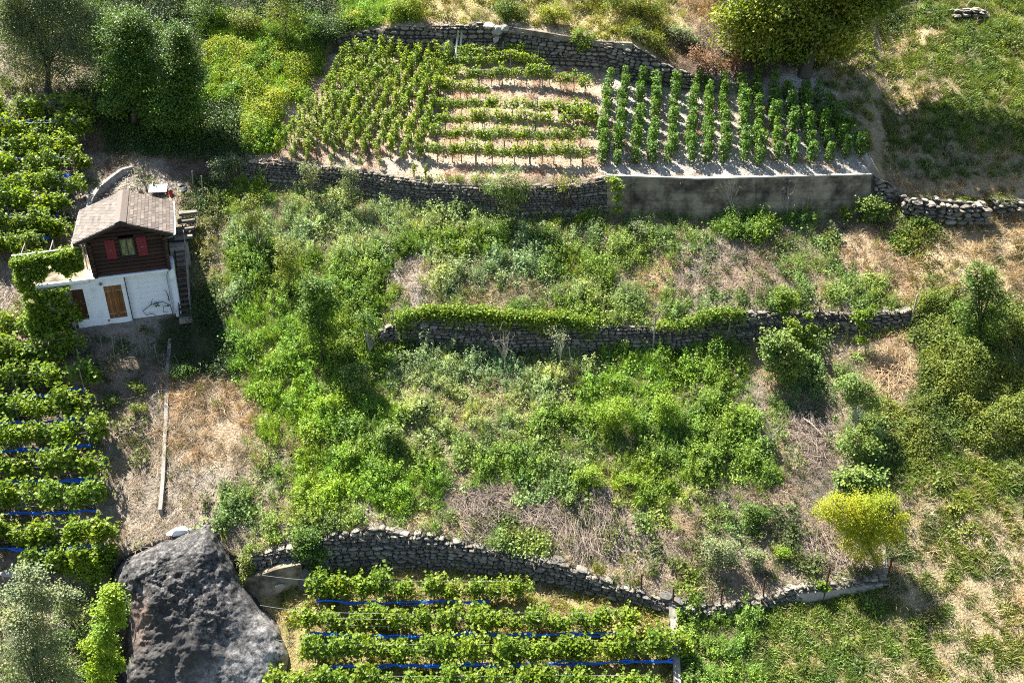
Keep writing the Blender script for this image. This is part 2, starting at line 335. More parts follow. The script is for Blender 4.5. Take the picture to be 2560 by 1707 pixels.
def code_at(x, y, jit=34):
    x = np.asarray(x, float); y = np.asarray(y, float)
    jx = (fbm(x, y, 90, 31) - .5) * jit * 3 + RNG.normal(size=x.shape) * jit * .35; jy = (fbm(x, y, 90, 37) - .5) * jit * 3 + RNG.normal(size=x.shape) * jit * .35
    s = yz(x, y)[2]; inside = (s == 6)
    jy = np.where(inside, 0, jy); jx = np.where(inside, jx * .25, jx)
    i = np.clip((x + jx) / 32, 0, 79).astype(int); j = np.clip((y + jy) / 64, 0, len(CR) - 1).astype(int)
    c = GRID[j, i]; lowc = (x < 2215) & (x > 1745)
    c = np.where(lowc & (s >= 2) & (y > 1370) & np.isin(c, [CODES.index(k) for k in 'mqwno']), CODES.index('d'), c)
    return np.where(lowc & (s == 0) & (c == CODES.index('d')), CODES.index('m'), c)
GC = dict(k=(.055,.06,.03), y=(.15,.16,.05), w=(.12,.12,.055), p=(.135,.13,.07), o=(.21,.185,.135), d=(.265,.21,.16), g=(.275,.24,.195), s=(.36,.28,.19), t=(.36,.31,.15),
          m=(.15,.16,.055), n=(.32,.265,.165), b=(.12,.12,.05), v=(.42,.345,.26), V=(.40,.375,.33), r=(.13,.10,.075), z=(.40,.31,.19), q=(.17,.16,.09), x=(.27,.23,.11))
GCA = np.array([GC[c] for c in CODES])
# ---------------------------------------------------------------- the hillside
def make_ground():
    xs = np.arange(-500, 3080, 12.); rows = []
    brx = [np.full_like(xs, YBOT)] + [np.interp(xs, a, b) for a, b in BR] + [np.full_like(xs, YTOP)]
    cnt = [46, 8, 44, 7, 26, 7, 26, 6, 32]
    for k in range(9):
        for q in range(cnt[k]): rows.append(brx[k] + (brx[k + 1] - brx[k]) * q / cnt[k])
    rows.append(brx[-1]); Yp = np.array(rows); Xp = np.broadcast_to(xs, Yp.shape)
    P = ground(Xp, Yp)
    col = np.zeros(P.shape)
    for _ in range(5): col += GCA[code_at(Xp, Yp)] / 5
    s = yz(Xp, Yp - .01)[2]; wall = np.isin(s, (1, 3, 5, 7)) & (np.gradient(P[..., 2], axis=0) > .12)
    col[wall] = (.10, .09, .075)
    nr, nc = Yp.shape
    # far skirts so that the hill goes on beyond the frame
    i = np.arange(nr - 1)[:, None] * nc; j = np.arange(nc - 1)[None]
    Q = np.stack([i + j, i + j + 1, i + nc + j + 1, i + nc + j], -1).reshape(-1, 4)
    m = MB(); m.add(P.reshape(-1, 3), Q, 0)
    me = m.mesh("hillside", MT['ground'], True)
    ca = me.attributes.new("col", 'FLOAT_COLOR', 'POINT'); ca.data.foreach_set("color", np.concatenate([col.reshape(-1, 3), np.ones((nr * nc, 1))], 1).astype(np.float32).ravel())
    o = link("hillside", me); tag(o, kind="structure"); return P
GP = make_ground()
def outer_slope():
    a, b = GP[0], GP[-1]; m = MB(); nc = len(a)
    for e, d in ((a, (0, -60, -38)), (b, (0, 160, 95))):
        V = np.concatenate([e, e + np.array(d)]); j = np.arange(nc - 1)
        m.add(V, np.stack([j, j + nc, j + nc + 1, j + 1] if e is a else [j, j + 1, j + nc + 1, j + nc], -1), 0)
    for e, sx in ((GP[:, 0], -90), (GP[:, -1], 90)):
        k = len(e); V = np.concatenate([e, e + np.array((sx, 0, 0))]); j = np.arange(k - 1); m.add(V, np.stack([j, j + 1, j + k + 1, j + k], -1), 0)
    me = m.mesh("outer_slope", MT['outer']); tag(link("outer_slope", me), kind="structure")
MT['outer'] = solid("far_slope", (.2, .2, .1), (.1, .11, .05), .4, .95, .3)
outer_slope()
# ---------------------------------------------------------------- scattered ground cover (uncountable)
def proto(fn, mat, name, out):
    m = MB(); fn(m); out.append(bpy.data.objects.new(name, m.mesh(name, mat)))
def weed_up(m, h, n, r, ls):
    for k in range(5):
        b = RNG.normal(size=2) * .07; t = b + RNG.normal(size=2) * r; z = h * RNG.uniform(.6, 1)
        q = RNG.random(n // 5) ** .75; C = np.stack([b[0] + (t[0] - b[0]) * q, b[1] + (t[1] - b[1]) * q, z * q], 1) + RNG.normal(size=(n // 5, 3)) * (.042, .042, .03)
        m.leaves(C, ls, .5, .35, None, .2, .3)
def weed_clump(m, h, n, r, ls):
    C = RNG.normal(size=(n, 3)) * (r, r, h * .4); C[:, 2] = np.abs(C[:, 2]) + .04 + np.maximum(0, h * .6 - .8 * np.hypot(C[:, 0], C[:, 1])); m.leaves(C, ls, .7, .6)
def grass(m, n, h, w, r=.08, lean=.35): m.blades(n, r, h, w, lean)
def sticks(m, n, L, w=.012, h=.08):
    for _ in range(n):
        c = RNG.normal(size=3) * (.22, .22, 0); c[2] = RNG.random() * h; a = RNG.random() * 6.28; l = L * RNG.uniform(.4, 1.1)
        d = np.array([math.cos(a), math.sin(a), RNG.normal() * .2]) * l / 2; sdv = np.array([-d[1], d[0], 0]) / l * w
        m.add([c - d - sdv, c - d + sdv, c + d + sdv * .5, c + d - sdv * .5], [[0, 1, 2, 3]])
def pebble(m):
    for _ in range(4):
        c = RNG.normal(size=3) * (.16, .16, 0); s_ = RNG.uniform(.02, .07)
        th = RNG.uniform(0, 6.28, 1)[0]; V = []
        for z, rr in ((-.3, 1), (.35, .75)):
            for k in range(6): V.append(c + s_ * np.array([math.cos(th + k * 1.047) * rr * RNG.uniform(.7, 1.1), math.sin(th + k * 1.047) * rr * RNG.uniform(.7, 1.1), z]))
        q = [[k, (k + 1) % 6, 6 + (k + 1) % 6, 6 + k] for k in range(6)]
        m.add(V, [np.array(q), np.array([[6, 7, 8, 9, 10, 11]])])
FAM = {}
def family(key, objname, label, cat, mat, fns):
    L = []
    for i, fn in enumerate(fns): proto(fn, mat, "%s_sprig_%02d" % (objname, i), L)
    c = bpy.data.collections.new(objname + "_sprigs")
    for o in L: c.objects.link(o)
    FAM[key] = dict(name=objname, label=label, cat=cat, col=c, n=len(L), pts=[])
family('A', "weeds", "tangle of waist high leafy green weeds over the abandoned terraces", "weeds", LF['weed'], [lambda m, h=h: weed_up(m, h, 90, .14, .075) for h in (.6, .8, 1.0, .7, .5)] + [lambda m: weed_up(m, .75, 70, .1, .11), lambda m: weed_up(m, .55, 110, .16, .06)])
family('B', "low_weeds", "low bushy weeds covering the abandoned terraces", "weeds", LF['weed'], [lambda m, r=r, l=l: weed_clump(m, .3, 60, r, l) for r, l in ((.14, .07), (.18, .1), (.22, .08), (.16, .12))])
family('C', "tall_grass", "tall green grass growing among the weeds", "grass", LF['weed'], [lambda m, h=h: grass(m, 34, h, .013, .09, .3) for h in (.5, .65, .38)])
family('D', "dry_grass", "dry straw coloured grass lying over the slope", "grass", LF['dry'], [lambda m, h=h: grass(m, 30, h, .014, .10, .9) for h in (.3, .42, .5)])
family('E', "dead_litter", "dead stalks and prunings littering the bare soil", "litter", LF['dry'], [lambda m, n=n: sticks(m, n, .55) for n in (16, 24, 12)])
family('F', "meadow_grass", "short green grass tufts of the steep pasture", "grass", LF['weed'], [lambda m, h=h: grass(m, 30, h, .03, .10, .6) for h in (.17, .26, .21)])
family('G', "ground_ivy", "dark ivy and bramble carpet on the shaded bank", "ivy", LF['weed'], [lambda m, r=r: weed_clump(m, .3, 90, r, .085) for r in (.25, .32)])  # also laid as painted shade below the middle wall and chalet
family('P', "rubble", "small loose stones scattered over the soil", "stones", MT['stone'], [pebble, pebble, pebble])
DEN = dict(w=dict(A=20, B=11, C=18, D=1.5), p=dict(A=20, B=12, C=12, D=2.5, E=1), y=dict(A=15, B=11, C=24, D=.5), o=dict(A=7.5, B=9, C=7, D=4, E=8, P=.5), d=dict(A=1.5, B=2.4, C=1.4, D=5, E=13, P=1.5),
  g=dict(B=.6, A=.3, C=.3, D=2.5, E=8, P=6), s=dict(D=16, C=.5, E=8, B=.2), t=dict(D=6, C=3, B=2.4, F=5), m=dict(F=55, C=2, D=3, B=1), n=dict(F=34, D=4.5, E=1, B=.4), k=dict(G=11, B=3), b=dict(G=9, B=5, A=2, D=1, C=2),
  v=dict(P=1.5, E=4, D=1.2), V=dict(P=3, E=2.2, D=.6), r=dict(D=2, E=5, P=2, G=.6), z=dict(D=9, F=7, E=3), q=dict(A=2.5, B=4, C=6, D=4, E=2), x=dict(D=7, F=8, C=2, E=1))
TW = dict(w=(.235,.37,.06), p=(.375,.48,.23), y=(.265,.44,.06), o=(.26,.37,.11), d=(.15,.19,.06), g=(.13,.17,.06), s=(.18,.2,.06), t=(.26,.28,.05), m=(.20,.28,.055), n=(.21,.26,.07), k=(.06,.11,.02), b=(.17,.22,.04),
          v=(.15,.18,.05), V=(.14,.17,.05), r=(.12,.11,.03), z=(.24,.20,.09), q=(.22,.25,.12), x=(.22,.26,.04))
TD = dict(d=(.34,.27,.22), g=(.36,.28,.21), s=(.48,.345,.22), v=(.42,.22,.13), V=(.36,.22,.15), r=(.20,.13,.09), n=(.56,.45,.29), t=(.55,.45,.24), z=(.52,.38,.22), m=(.45,.37,.2), x=(.46,.37,.17))
def scatter():
    NS = 2200000; lo = (-250, -230); hi = (2800, 1960)
    x = RNG.uniform(lo[0], hi[0], NS); y = RNG.uniform(lo[1], hi[1], NS)
    P = ground(x, y); Px = ground(x + 4, y) - P; Py = ground(x, y + 4) - P
    ar = np.linalg.norm(np.cross(Px, Py), axis=1) / 16; seg = yz(x, y)[2]; seg2 = yz(x, y + 5)[2]; seg3 = yz(x, y - 5)[2]
    nrm = np.cross(Py, Px); nrm /= np.linalg.norm(nrm, axis=1)[:, None]; nrm *= np.sign(nrm[:, 2:3])
    exp = (hi[0] - lo[0]) * (hi[1] - lo[1]) / NS * ar       # square metres each sample stands for
    ok = (nrm[:, 2] > .70)
    # the house, its stairs and the boulder keep their footprint free
    lw = (P - np.array(HO)) @ np.array(HW); ld = (P - np.array(HO)) @ np.array(HD)
    ok &= ~((lw > -2.4) & (lw < 2.9) & (ld > -.15) & (ld < 5.6)); ok &= ~((x > 300) & (x < 700) & (y > 1400) & (y < 1800))
    ok &= ~((lw > -5.2) & (lw < -2) & (ld > 0.2) & (ld < 4))
    cd = code_at(x, y, 30)
    clump = fbm(P[:, 0], P[:, 1], 1.6, 51, 3); fine = fbm(P[:, 0], P[:, 1], .62, 61, 2); micro = vnoise(P[:, 0], P[:, 1], .34, 66)
    hue = fbm(P[:, 0], P[:, 1], 3.5, 71, 3)
    for key, fam in FAM.items():
        dens = np.zeros(NS)
        for i, c in enumerate(CODES):
            d = DEN[c].get(key, 0)
            if d: dens[cd == i] = d
        if key in "ABC": dens *= np.clip((clump - .28) * 4.5, .75, 1.4) * np.clip((fine - (.43 if key == 'A' else .35)) * (10 if key == 'A' else 6), .08 if key == 'A' else .35, 2.0)
        if key == 'G': dens *= np.clip((clump - .3) * 4, .3, 1.6)
        if key in "DE": dens *= np.clip((.66 - clump) * 4, .25, 1.8)
        if key == 'F': dens *= np.clip((micro - .42) * 7, .02, 2.6) * np.clip((clump - .25) * 3.4, .35, 1.3)
        pick = ok & (RNG.random(NS) < dens * exp); idx = np.nonzero(pick)[0]
        pts = P[idx]; n = len(idx); cc = cd[idx]
        dry = key in "DE"
        tint = np.array([(TD.get(c, (.5, .39, .25)) if dry else TW[c]) if key != 'P' else (1, 1, 1) for c in CODES])[cc]
        h = hue[idx][:, None]; r = RNG.random((n, 1))
        if key in "ABCFG": tint = tint * (.55 + .8 * r) * np.where(h > .5, 1 + (h - .5) * np.array([[.7, .5, -.4]]), 1 + (.5 - h) * np.array([[-.5, -.2, .25]]))
        if dry: tint = tint * (.7 + .6 * r)
        rz = RNG.uniform(0, 6.283, n); sc = RNG.uniform(.55, 1.35, n) ** 1.2
        if key in "AB": sc *= .92 * np.clip(.85 + (clump[idx] - .4) * 1.2, .75, 1.2)
        if key == 'A': sc *= np.where(np.isin(cc, [CODES.index('d'), CODES.index('g')]), .6, 1)
        # rotation: random turn about the vertical, then leant to the slope normal for flat families
        k = .9 if key in "EPGF" else .35 if key in "D" else 0.08
        tx = k * nrm[idx, 0]; ty = k * nrm[idx, 1]
        ax = np.stack([-ty, tx], 1); th = np.hypot(tx, ty)
        u = np.stack([ax[:, 0] / (th + 1e-9), ax[:, 1] / (th + 1e-9), 0 * th], 1); ang = np.arcsin(np.clip(th, 0, 1))
        c_, s_ = np.cos(ang), np.sin(ang); cz, sz = np.cos(rz), np.sin(rz)
        K = np.zeros((n, 3, 3)); K[:, 0, 2] = u[:, 1]; K[:, 1, 2] = -u[:, 0]; K[:, 2, 0] = -u[:, 1]; K[:, 2, 1] = u[:, 0]
        Rm = np.eye(3) + s_[:, None, None] * K + (1 - c_)[:, None, None] * (K @ K)
        Z = np.zeros((n, 3, 3)); Z[:, 0, 0] = cz; Z[:, 0, 1] = -sz; Z[:, 1, 0] = sz; Z[:, 1, 1] = cz; Z[:, 2, 2] = 1
        Rm = Rm @ Z
        eu = np.stack([np.arctan2(Rm[:, 2, 1], Rm[:, 2, 2]), np.arcsin(np.clip(-Rm[:, 2, 0], -1, 1)), np.arctan2(Rm[:, 1, 0], Rm[:, 0, 0])], 1)
        me = bpy.data.meshes.new(fam['name']); me.vertices.add(n); me.vertices.foreach_set("co", pts.astype(np.float32).ravel())
        for nm, ty_, arr in (("idx", 'INT', RNG.integers(0, fam['n'], n)), ("scl", 'FLOAT', sc), ("rot", 'FLOAT_VECTOR', eu)):
            a_ = me.attributes.new(nm, ty_, 'POINT'); a_.data.foreach_set("vector" if ty_ == 'FLOAT_VECTOR' else "value", np.ascontiguousarray(arr.ravel().astype(np.int32 if ty_ == 'INT' else np.float32)))
        a_ = me.attributes.new("tint", 'FLOAT_COLOR', 'POINT'); a_.data.foreach_set("color", np.concatenate([tint, np.ones((n, 1))], 1).astype(np.float32).ravel())
        o = link(fam['name'], me); tag(o, fam['label'], fam['cat'], kind="stuff")
        ng = bpy.data.node_groups.new(fam['name'] + "_scatter", 'GeometryNodeTree')
        ng.interface.new_socket("Geometry", in_out='INPUT', socket_type='NodeSocketGeometry'); ng.interface.new_socket("Geometry", in_out='OUTPUT', socket_type='NodeSocketGeometry')
        A = ng.nodes.new; gi = A('NodeGroupInput'); go = A('NodeGroupOutput'); ip = A('GeometryNodeInstanceOnPoints'); ci = A('GeometryNodeCollectionInfo')
        ci.inputs[0].default_value = fam['col']; ci.inputs[1].default_value = True; ci.inputs[2].default_value = True
        mp = A('GeometryNodeMeshToPoints'); Lk = ng.links.new
        Lk(gi.outputs[0], mp.inputs[0]); Lk(mp.outputs[0], ip.inputs['Points']); Lk(ci.outputs[0], ip.inputs['Instance']); ip.inputs['Pick Instance'].default_value = True
        for nm, dt, sock in (("idx", 'INT', 'Instance Index'), ("scl", 'FLOAT', 'Scale'), ("rot", 'FLOAT_VECTOR', 'Rotation')):
            na = A('GeometryNodeInputNamedAttribute'); na.data_type = dt; na.inputs[0].default_value = nm; Lk(na.outputs[0], ip.inputs[sock])
        Lk(ip.outputs[0], go.inputs[0]); md = o.modifiers.new("scatter", 'NODES'); md.node_group = ng
        print("scatter", fam['name'], n)
HO = Vector((-19.433, 43.032, -16.179)); HYAW = .324
HW = Vector((math.cos(HYAW), math.sin(HYAW), 0)); HD = Vector((-math.sin(HYAW), math.cos(HYAW), 0))
scatter()
# ---------------------------------------------------------------- dry stone walls
def rot_from(a, up=Vector((0, 0, 1))):
    a = a.normalized(); n = a.cross(up).normalized(); u = n.cross(a).normalized()
    return Matrix((a, n, u)).transposed()          # columns: along, out of the face (towards the viewer), up
def stone_proto(i):
    rg = np.random.default_rng(200 + i); V = []
    for yy, sc, k0 in ((.5, .66, 0), (.32, 1, .1), (-.5, .95, 0)):
        for k in range(8):
            a = k / 8 * 6.283 + .39; e = 5.
            cx, cz = math.cos(a), math.sin(a); nn = (abs(cx) ** e + abs(cz) ** e) ** (1 / e)
            V.append((cx / nn * .5 * sc * rg.uniform(.84, 1.0), yy + (rg.uniform(-.16, .14) if yy > 0 else 0), cz / nn * .5 * sc * rg.uniform(.8, 1.0)))
    Fq = [[r * 8 + k, r * 8 + (k + 1) % 8, r * 8 + 8 + (k + 1) % 8, r * 8 + 8 + k] for r in range(2) for k in range(8)]
    return np.array(V), np.array(Fq), np.array([[7, 6, 5, 4, 3, 2, 1, 0]])
SPRO = [stone_proto(i) for i in range(12)]
SMESH = []
for i, (V, Q, C_) in enumerate(SPRO):
    m = MB(); m.add(V, [Q, C_], .3 + .5 * random.random()); SMESH.append(m.mesh("stone", MT['stone']))
SMESHW = []
for i, (V, Q, C_) in enumerate(SPRO):
    m = MB(); m.add(V, [Q, C_], .6 + .3 * random.random()); SMESHW.append(m.mesh("coping_stone", MT['stonew']))
def path_pts(B, T, step=.05):
    pass
def stone_wall(name, label, xs, bot, top, course=.115, depth=.14, parts=230, coping=True, cat="wall", lenf=(1.3, 3.4), group=None, copew=.42, skip=None):
    """bot, top: photo polylines of foot and head, both standing on the terrain; one thing with its stones"""
    xs = np.arange(xs[0], xs[1], 3.0); yb = np.interp(xs, *bot) if isinstance(bot, tuple) else bot(xs); yt = np.interp(xs, *top) if isinstance(top, tuple) else top(xs)
    Bp = ground(xs, yb, False); Yb, Zb = Bp[:, 1], Bp[:, 2]
    # head of the wall: straight above the foot on a face battered by 5 degrees
    t = math.tan(R(85)); mm = mslope(yt); Yt = (Zb - t * Yb) / (mm - t); Zt = mm * Yt; Xt = Yt * (xs - 1280) / F / yfac(yt)
    Tp = np.stack([Xt, Yt, Zt], -1)
    L = np.concatenate([[0], np.cumsum(np.linalg.norm(np.diff(Bp, axis=0), axis=1))])
    root = thing(name, Vector(Bp[len(xs) // 2]), label, cat, group); ro = np.array(root.location)
    def P(l, h):     # point on the face: distance along, height fraction
        b = np.array([np.interp(l, L, Bp[:, k]) for k in range(3)]); tt = np.array([np.interp(l, L, Tp[:, k]) for k in range(3)])
        return b + (tt - b) * h, float(np.linalg.norm(tt - b))
    cells = []
    Hm = float(np.linalg.norm(Tp - Bp, axis=1).max()); z = -.05; row = 0
    while z < Hm:
        ch = course * random.choice((.62, .8, .95, 1.1, 1.4, 1.7)) * random.uniform(.9, 1.1); l = random.uniform(0, .3)
        while l < L[-1]:
            ln = min(.62, ch * random.uniform(*lenf)) * (.55 if random.random() < .35 else 1); c, H = P(l + ln / 2, 0)
            hh = ch * random.uniform(.82, 1.0)
            wob = .05 * math.sin(l * 1.3 + row)
            if z + hh * .6 + wob < H and (skip is None or not skip(l, z)):
                cells.append((l + ln / 2, (z + ch / 2 + wob), ln * random.uniform(.9, .98), hh, H))
            l += ln
        z += ch; row += 1
    cells.sort(key=lambda c: -c[2] * c[3]); rest = MB()
    for k, (l, z, ln, hh, H) in enumerate(cells):
        c, _ = P(l, z / max(H, .01)); a = P(min(l + .2, L[-1]), .5)[0] - P(max(l - .2, 0), .5)[0]
        M3 = rot_from(Vector((a[0], a[1], a[2] * .4))) @ Matrix.Rotation(random.gauss(0, .09), 3, 'Y') @ Matrix.Rotation(random.gauss(0, .06), 3, 'Z')
        dp = depth * random.uniform(.8, 1.7); off = M3 @ Vector((0, dp * .15, 0))
        loc = Vector(c) + off - root.location; S = Matrix.Diagonal((ln, dp * 1.4, hh))
        if k < parts:
            M4 = Matrix.Translation(loc) @ (M3 @ S).to_4x4(); o = link("stone", SMESH[k % 12], root); o.matrix_local = M4
        else:
            V, Q, C_ = SPRO[k % 12]; A = np.array(M3 @ S)
            rest.add(V @ A.T + np.array(loc), [Q, C_], random.random())
    if rest.n: tag(rest.build("small_stones", MT['stone'], root), kind="stuff")
    # rough backing so that no daylight shows between the stones
    bk = MB(); kk = np.arange(0, len(xs), 4); nb = len(kk)
    out = np.array([0, 1, 0]) * .02
    V = np.concatenate([Bp[kk] - (0, 0, .3) + out, Tp[kk] + out - (0, 0, .04), Tp[kk] + (0, copew, -.05), Bp[kk] + (0, copew + .1, -.3)]) - ro
    j = np.arange(nb - 1); Q = np.concatenate([np.stack([j + r * nb, j + 1 + r * nb, j + 1 + (r + 1) * nb, j + (r + 1) * nb], -1) for r in range(3)])
    bk.add(V, Q, .2); bk.build("wall_core", MT['core'], root)
    if coping:
        l = 0; cps = 0
        while l < L[-1]:
            ln = random.uniform(.22, .6); c, H = P(l + ln / 2, 1.0)
            if H > .15:
                a = P(min(l + ln, L[-1]), 1)[0] - P(l, 1)[0]
                for row in range(2 if random.random() < .45 else 1):
                    M3 = rot_from(Vector(a) + Vector((0, 0, random.gauss(0, .02)))) @ Matrix.Rotation(random.gauss(0, .12), 3, 'Z')
                    o = link("coping_stone", SMESHW[random.randrange(12)], root)
                    o.matrix_local = Matrix.Translation(Vector(c) - root.location + M3 @ Vector((0, .0 - row * .3 - random.uniform(0, .06), .03 + random.uniform(-.02, .03)))) @ (M3 @ Matrix.Diagonal((ln * .95, random.uniform(.2, .34), random.uniform(.045, .11)))).to_4x4()
            l += ln * random.uniform(1.0, 2.6)
    return root
MT['strawm'] = solid("straw", (.60, .44, .26), (.38, .27, .16), 3, .9, 0, 0, True)
MT['core'] = solid("dark_earth_joint", (.07, .062, .052), (.03, .028, .024), 8, .95, .3, world=True)
b = BR
stone_wall("dry_stone_wall", "long curved dry stone wall above the netted vineyard, head lined with white coping stones", (596, 1742), b[0], b[1], parts=280)
stone_wall("dry_stone_wall", "low dry stone wall with iron posts above the pasture corner", (1752, 2000), b[0], (b[1][0], b[1][1]), course=.13, parts=120)
stone_wall("dry_stone_wall", "dry stone wall in the middle of the weeds with a vine draped over its head", (945, 2268), b[2], b[3], parts=290)
stone_wall("dry_stone_wall", "dark dry stone wall carrying the upper vineyard, joined to the concrete wall", (596, 1516), b[4], b[5], parts=290)
stone_wall("dry_stone_wall", "stub of stone wall closing the end of the long concrete wall", (2182, 2240), b[4], b[5], course=.2, depth=.14, parts=60)
stone_wall("dry_stone_wall", "uppermost stone wall left of the broken white slab, behind the drain pipes", (838, 1246), b[6], b[7], parts=200, course=.15)
stone_wall("dry_stone_wall", "uppermost stone wall under the concrete capping, stepping down towards the big tree", (1256, 1900), b[6], b[7], parts=280, course=.15)
stone_wall("stone_footing", "low stone strip topping the pale concrete corner by the pasture", (2000, 2216), (b[1][0], np.interp(b[1][0], *b[1]) + 12), b[1], course=.11, parts=60, coping=True)
def panel(xs, bot, top, th, name, mat, lift=0, parent=None, root=None, batter=86, out=.06):
    xs = np.arange(xs[0], xs[1] + .1, 12.); yb = np.interp(xs, *bot); yt = np.interp(xs, *top); Bp = ground(xs, yb, False)
    t = math.tan(R(batter)); mm = mslope(yt); Yt = (Bp[:, 2] - t * Bp[:, 1]) / (mm - t); Tp = np.stack([Yt * (xs - 1280) / F / yfac(yt), Yt, mm * Yt], -1)
    o = (0, -out, 0); n = len(xs); ro = np.array(root.location) if root else np.zeros(3)
    V = np.concatenate([Bp - (0, 0, .4) + o, Tp + o + (0, 0, lift), Tp + (0, th, lift), Bp + (0, th + .1, -.4)]) - ro
    j = np.arange(n - 1); Q = np.concatenate([np.stack([j + r * n, j + 1 + r * n, j + 1 + (r + 1) * n, j + (r + 1) * n], -1) for r in range(3)] + [np.array([[0, n, 2 * n, 3 * n]]), np.array([[n - 1, 4 * n - 1, 3 * n - 1, 2 * n - 1]])])
    m = MB(); m.add(V, Q, .5); return m.build(name, mat, root), Bp, Tp
# long concrete wall, its cap, form-board ribs and tie holes
cw = thing("concrete_wall", at(1850, 541), "long stained concrete retaining wall below the pole trained vines", "wall")
_, Bp, Tp = panel((1517, 2181), b[4], b[5], .3, "wall_panel", MT['conc'], root=cw, out=.10)
m = MB(); n = len(Tp); ro = np.array(cw.location)
V = np.concatenate([Tp + (0, -.13, .0), Tp + (0, -.13, .07), Tp + (0, .32, .07), Tp + (0, .32, .0)]) - ro; j = np.arange(n - 1)
m.add(V, [np.concatenate([np.stack([j + r * n, j + 1 + r * n, j + 1 + ((r + 1) % 4) * n, j + ((r + 1) % 4) * n], -1) for r in range(4)]), np.array([[0, n, 2 * n, 3 * n], [n - 1, 4 * n - 1, 3 * n - 1, 2 * n - 1]])]); m.build("capping", MT['concl'], cw)
for hf in (.2, .42, .64, .84):
    m = MB(); c = Bp + (Tp - Bp) * hf - ro + (0, -.104, 0); m.tube(c, .012, 4); m.build("shutter_joint", MT['conc'], cw)
for q in (5, 31):
    if q < n:
        c = Bp[q] + (Tp[q] - Bp[q]) * .8 - ro; m = MB(); m.tube([c + (0, -.10, 0), c + (0, -.125, 0)], .05, 8); m.build("tie_hole", MT['core'], cw)
        m = MB(); m.tube([Bp[q] - ro + (0, -.108, .1), Tp[q] - ro + (0, -.108, -.02)], .01, 4); m.build("panel_joint", MT['core'], cw)
# concrete capping on the top wall
tw = thing("concrete_capping", at(1400, 91), "sloping concrete capping on the uppermost stone wall", "capping")
xs = np.arange(1268, 1590, 14.); _, B2, T2 = panel((1268, 1586), b[7], (b[7][0], b[7][1]), .3, "tmp", MT['conc'], root=None)
bpy.data.objects.remove(bpy.data.objects["tmp"])
tmat = T2; n = len(tmat); ro = np.array(tw.location); m = MB(); j = np.arange(n - 1)
V = np.concatenate([tmat + (0, -.2, -.22), tmat + (0, -.2, .1), tmat + (0, .3, .14), tmat + (0, .3, -.2)]) - ro
m.add(V, [np.concatenate([np.stack([j + r * n, j + 1 + r * n, j + 1 + ((r + 1) % 4) * n, j + ((r + 1) % 4) * n], -1) for r in range(4)]), np.array([[0, n, 2 * n, 3 * n], [n - 1, 4 * n - 1, 3 * n - 1, 2 * n - 1]])]); m.build("capping_beam", MT['conc'], tw)
def rock(name, label, c, size, mat, cat="stone", seed=0, rot=(0, 0, 0), sub=3, amp=.25, parent=None):
    import bmesh
    bm = bmesh.new(); bmesh.ops.create_icosphere(bm, subdivisions=sub, radius=1); rg = np.random.default_rng(seed); pl_ = rg.normal(size=(9, 3)); pl_ /= np.linalg.norm(pl_, axis=1)[:, None]; dd = rg.uniform(.55, .9, 9)
    for v in bm.verts:
        p = np.array(v.co)
        for q, d in zip(pl_, dd):
            e = p @ q - d
            if e > 0: p = p - q * e
        p = p * (1 + amp * (rg.random() - .5) * .3); v.co = Vector(p * np.array(size))
    me = bpy.data.meshes.new(name); bm.to_mesh(me); bm.free(); me.materials.append(mat); o = link(name, me, parent); o.location = c; o.rotation_euler = rot
    if not parent: tag(o, label, cat)
    return o
# broken slab over the gap in the top wall
sl_ = thing("broken_slab", atY(1230, 85, at(1240, 70).y - .3), "broken white mortar slab overhanging the gap in the uppermost wall", "slab")
for k, (x, y, sx, sz) in enumerate(((1222, 66, .55, .2), (1245, 80, .5, .34), (1262, 72, .4, .22), (1240, 98, .22, .22))):
    rock("slab_piece", None, atY(x, y, at(1240, 70).y - .35) - sl_.location, (sx * .8, .3, sz), MT['concl'], seed=40 + k, rot=(.5, .2 * k, 0), parent=sl_)
# the gap below it
# drain pipes
dp_ = thing("drain_pipes", at(1140, 150), "pair of grey plastic drain pipes coming down over the uppermost wall", "pipe")
for dx in (0, 9):
    m = MB(); a = atY(1139 + dx, 148, at(1140, 152).y - .3); c = atY(1146 + dx, 76, at(1146, 74).y - .15); m.tube([np.array(a - dp_.location), np.array(c - dp_.location)], .075, 10); m.build("pipe", MT['metal'], dp_, True)
# mortar patch at the foot
rock("mortar_patch", "pale smeared mortar patch on the wall beside the drain pipes", atY(1115, 122, at(1115, 140).y - .12), (.55, .14, .62), MT['concl'], "patch", 77)
# ---------------------------------------------------------------- curved low wall and others
def curb(name, label, pts, w, h, mat, cat="wall", up=.0, dz=None):
    P = [at(*p) for p in pts]; root = thing(name, P[0], label, cat); m = MB(); n = len(P); V = []
    for i, p in enumerate(P):
        t = (P[min(i + 1, n - 1)] - P[max(i - 1, 0)]); s = Vector((t.y, -t.x, 0)).normalized() * w / 2; q = p - P[0]; hh = h if np.isscalar(h) else h[i]
        V += [q - s - Vector((0, 0, .5)), q - s + Vector((0, 0, hh)), q + s + Vector((0, 0, hh)), q + s - Vector((0, 0, .5))]
    Q = [[4 * i + a, 4 * i + (a + 1) % 4, 4 * i + 4 + (a + 1) % 4, 4 * i + 4 + a] for i in range(n - 1) for a in range(4)] + [[3, 2, 1, 0], [4 * n - 4, 4 * n - 3, 4 * n - 2, 4 * n - 1]]
    m.add(V, [np.array(Q)], .5); m.build("wall_body" if cat == "wall" else "kerb_body", mat, root); return root
curb("retaining_wall", "curved rendered wall cut into the bank behind the chalet roof", [(222, 540), (232, 508), (252, 480), (278, 456), (306, 434), (330, 424)], .28, [.3, .34, .38, .36, .3, .2], MT['kerb'])
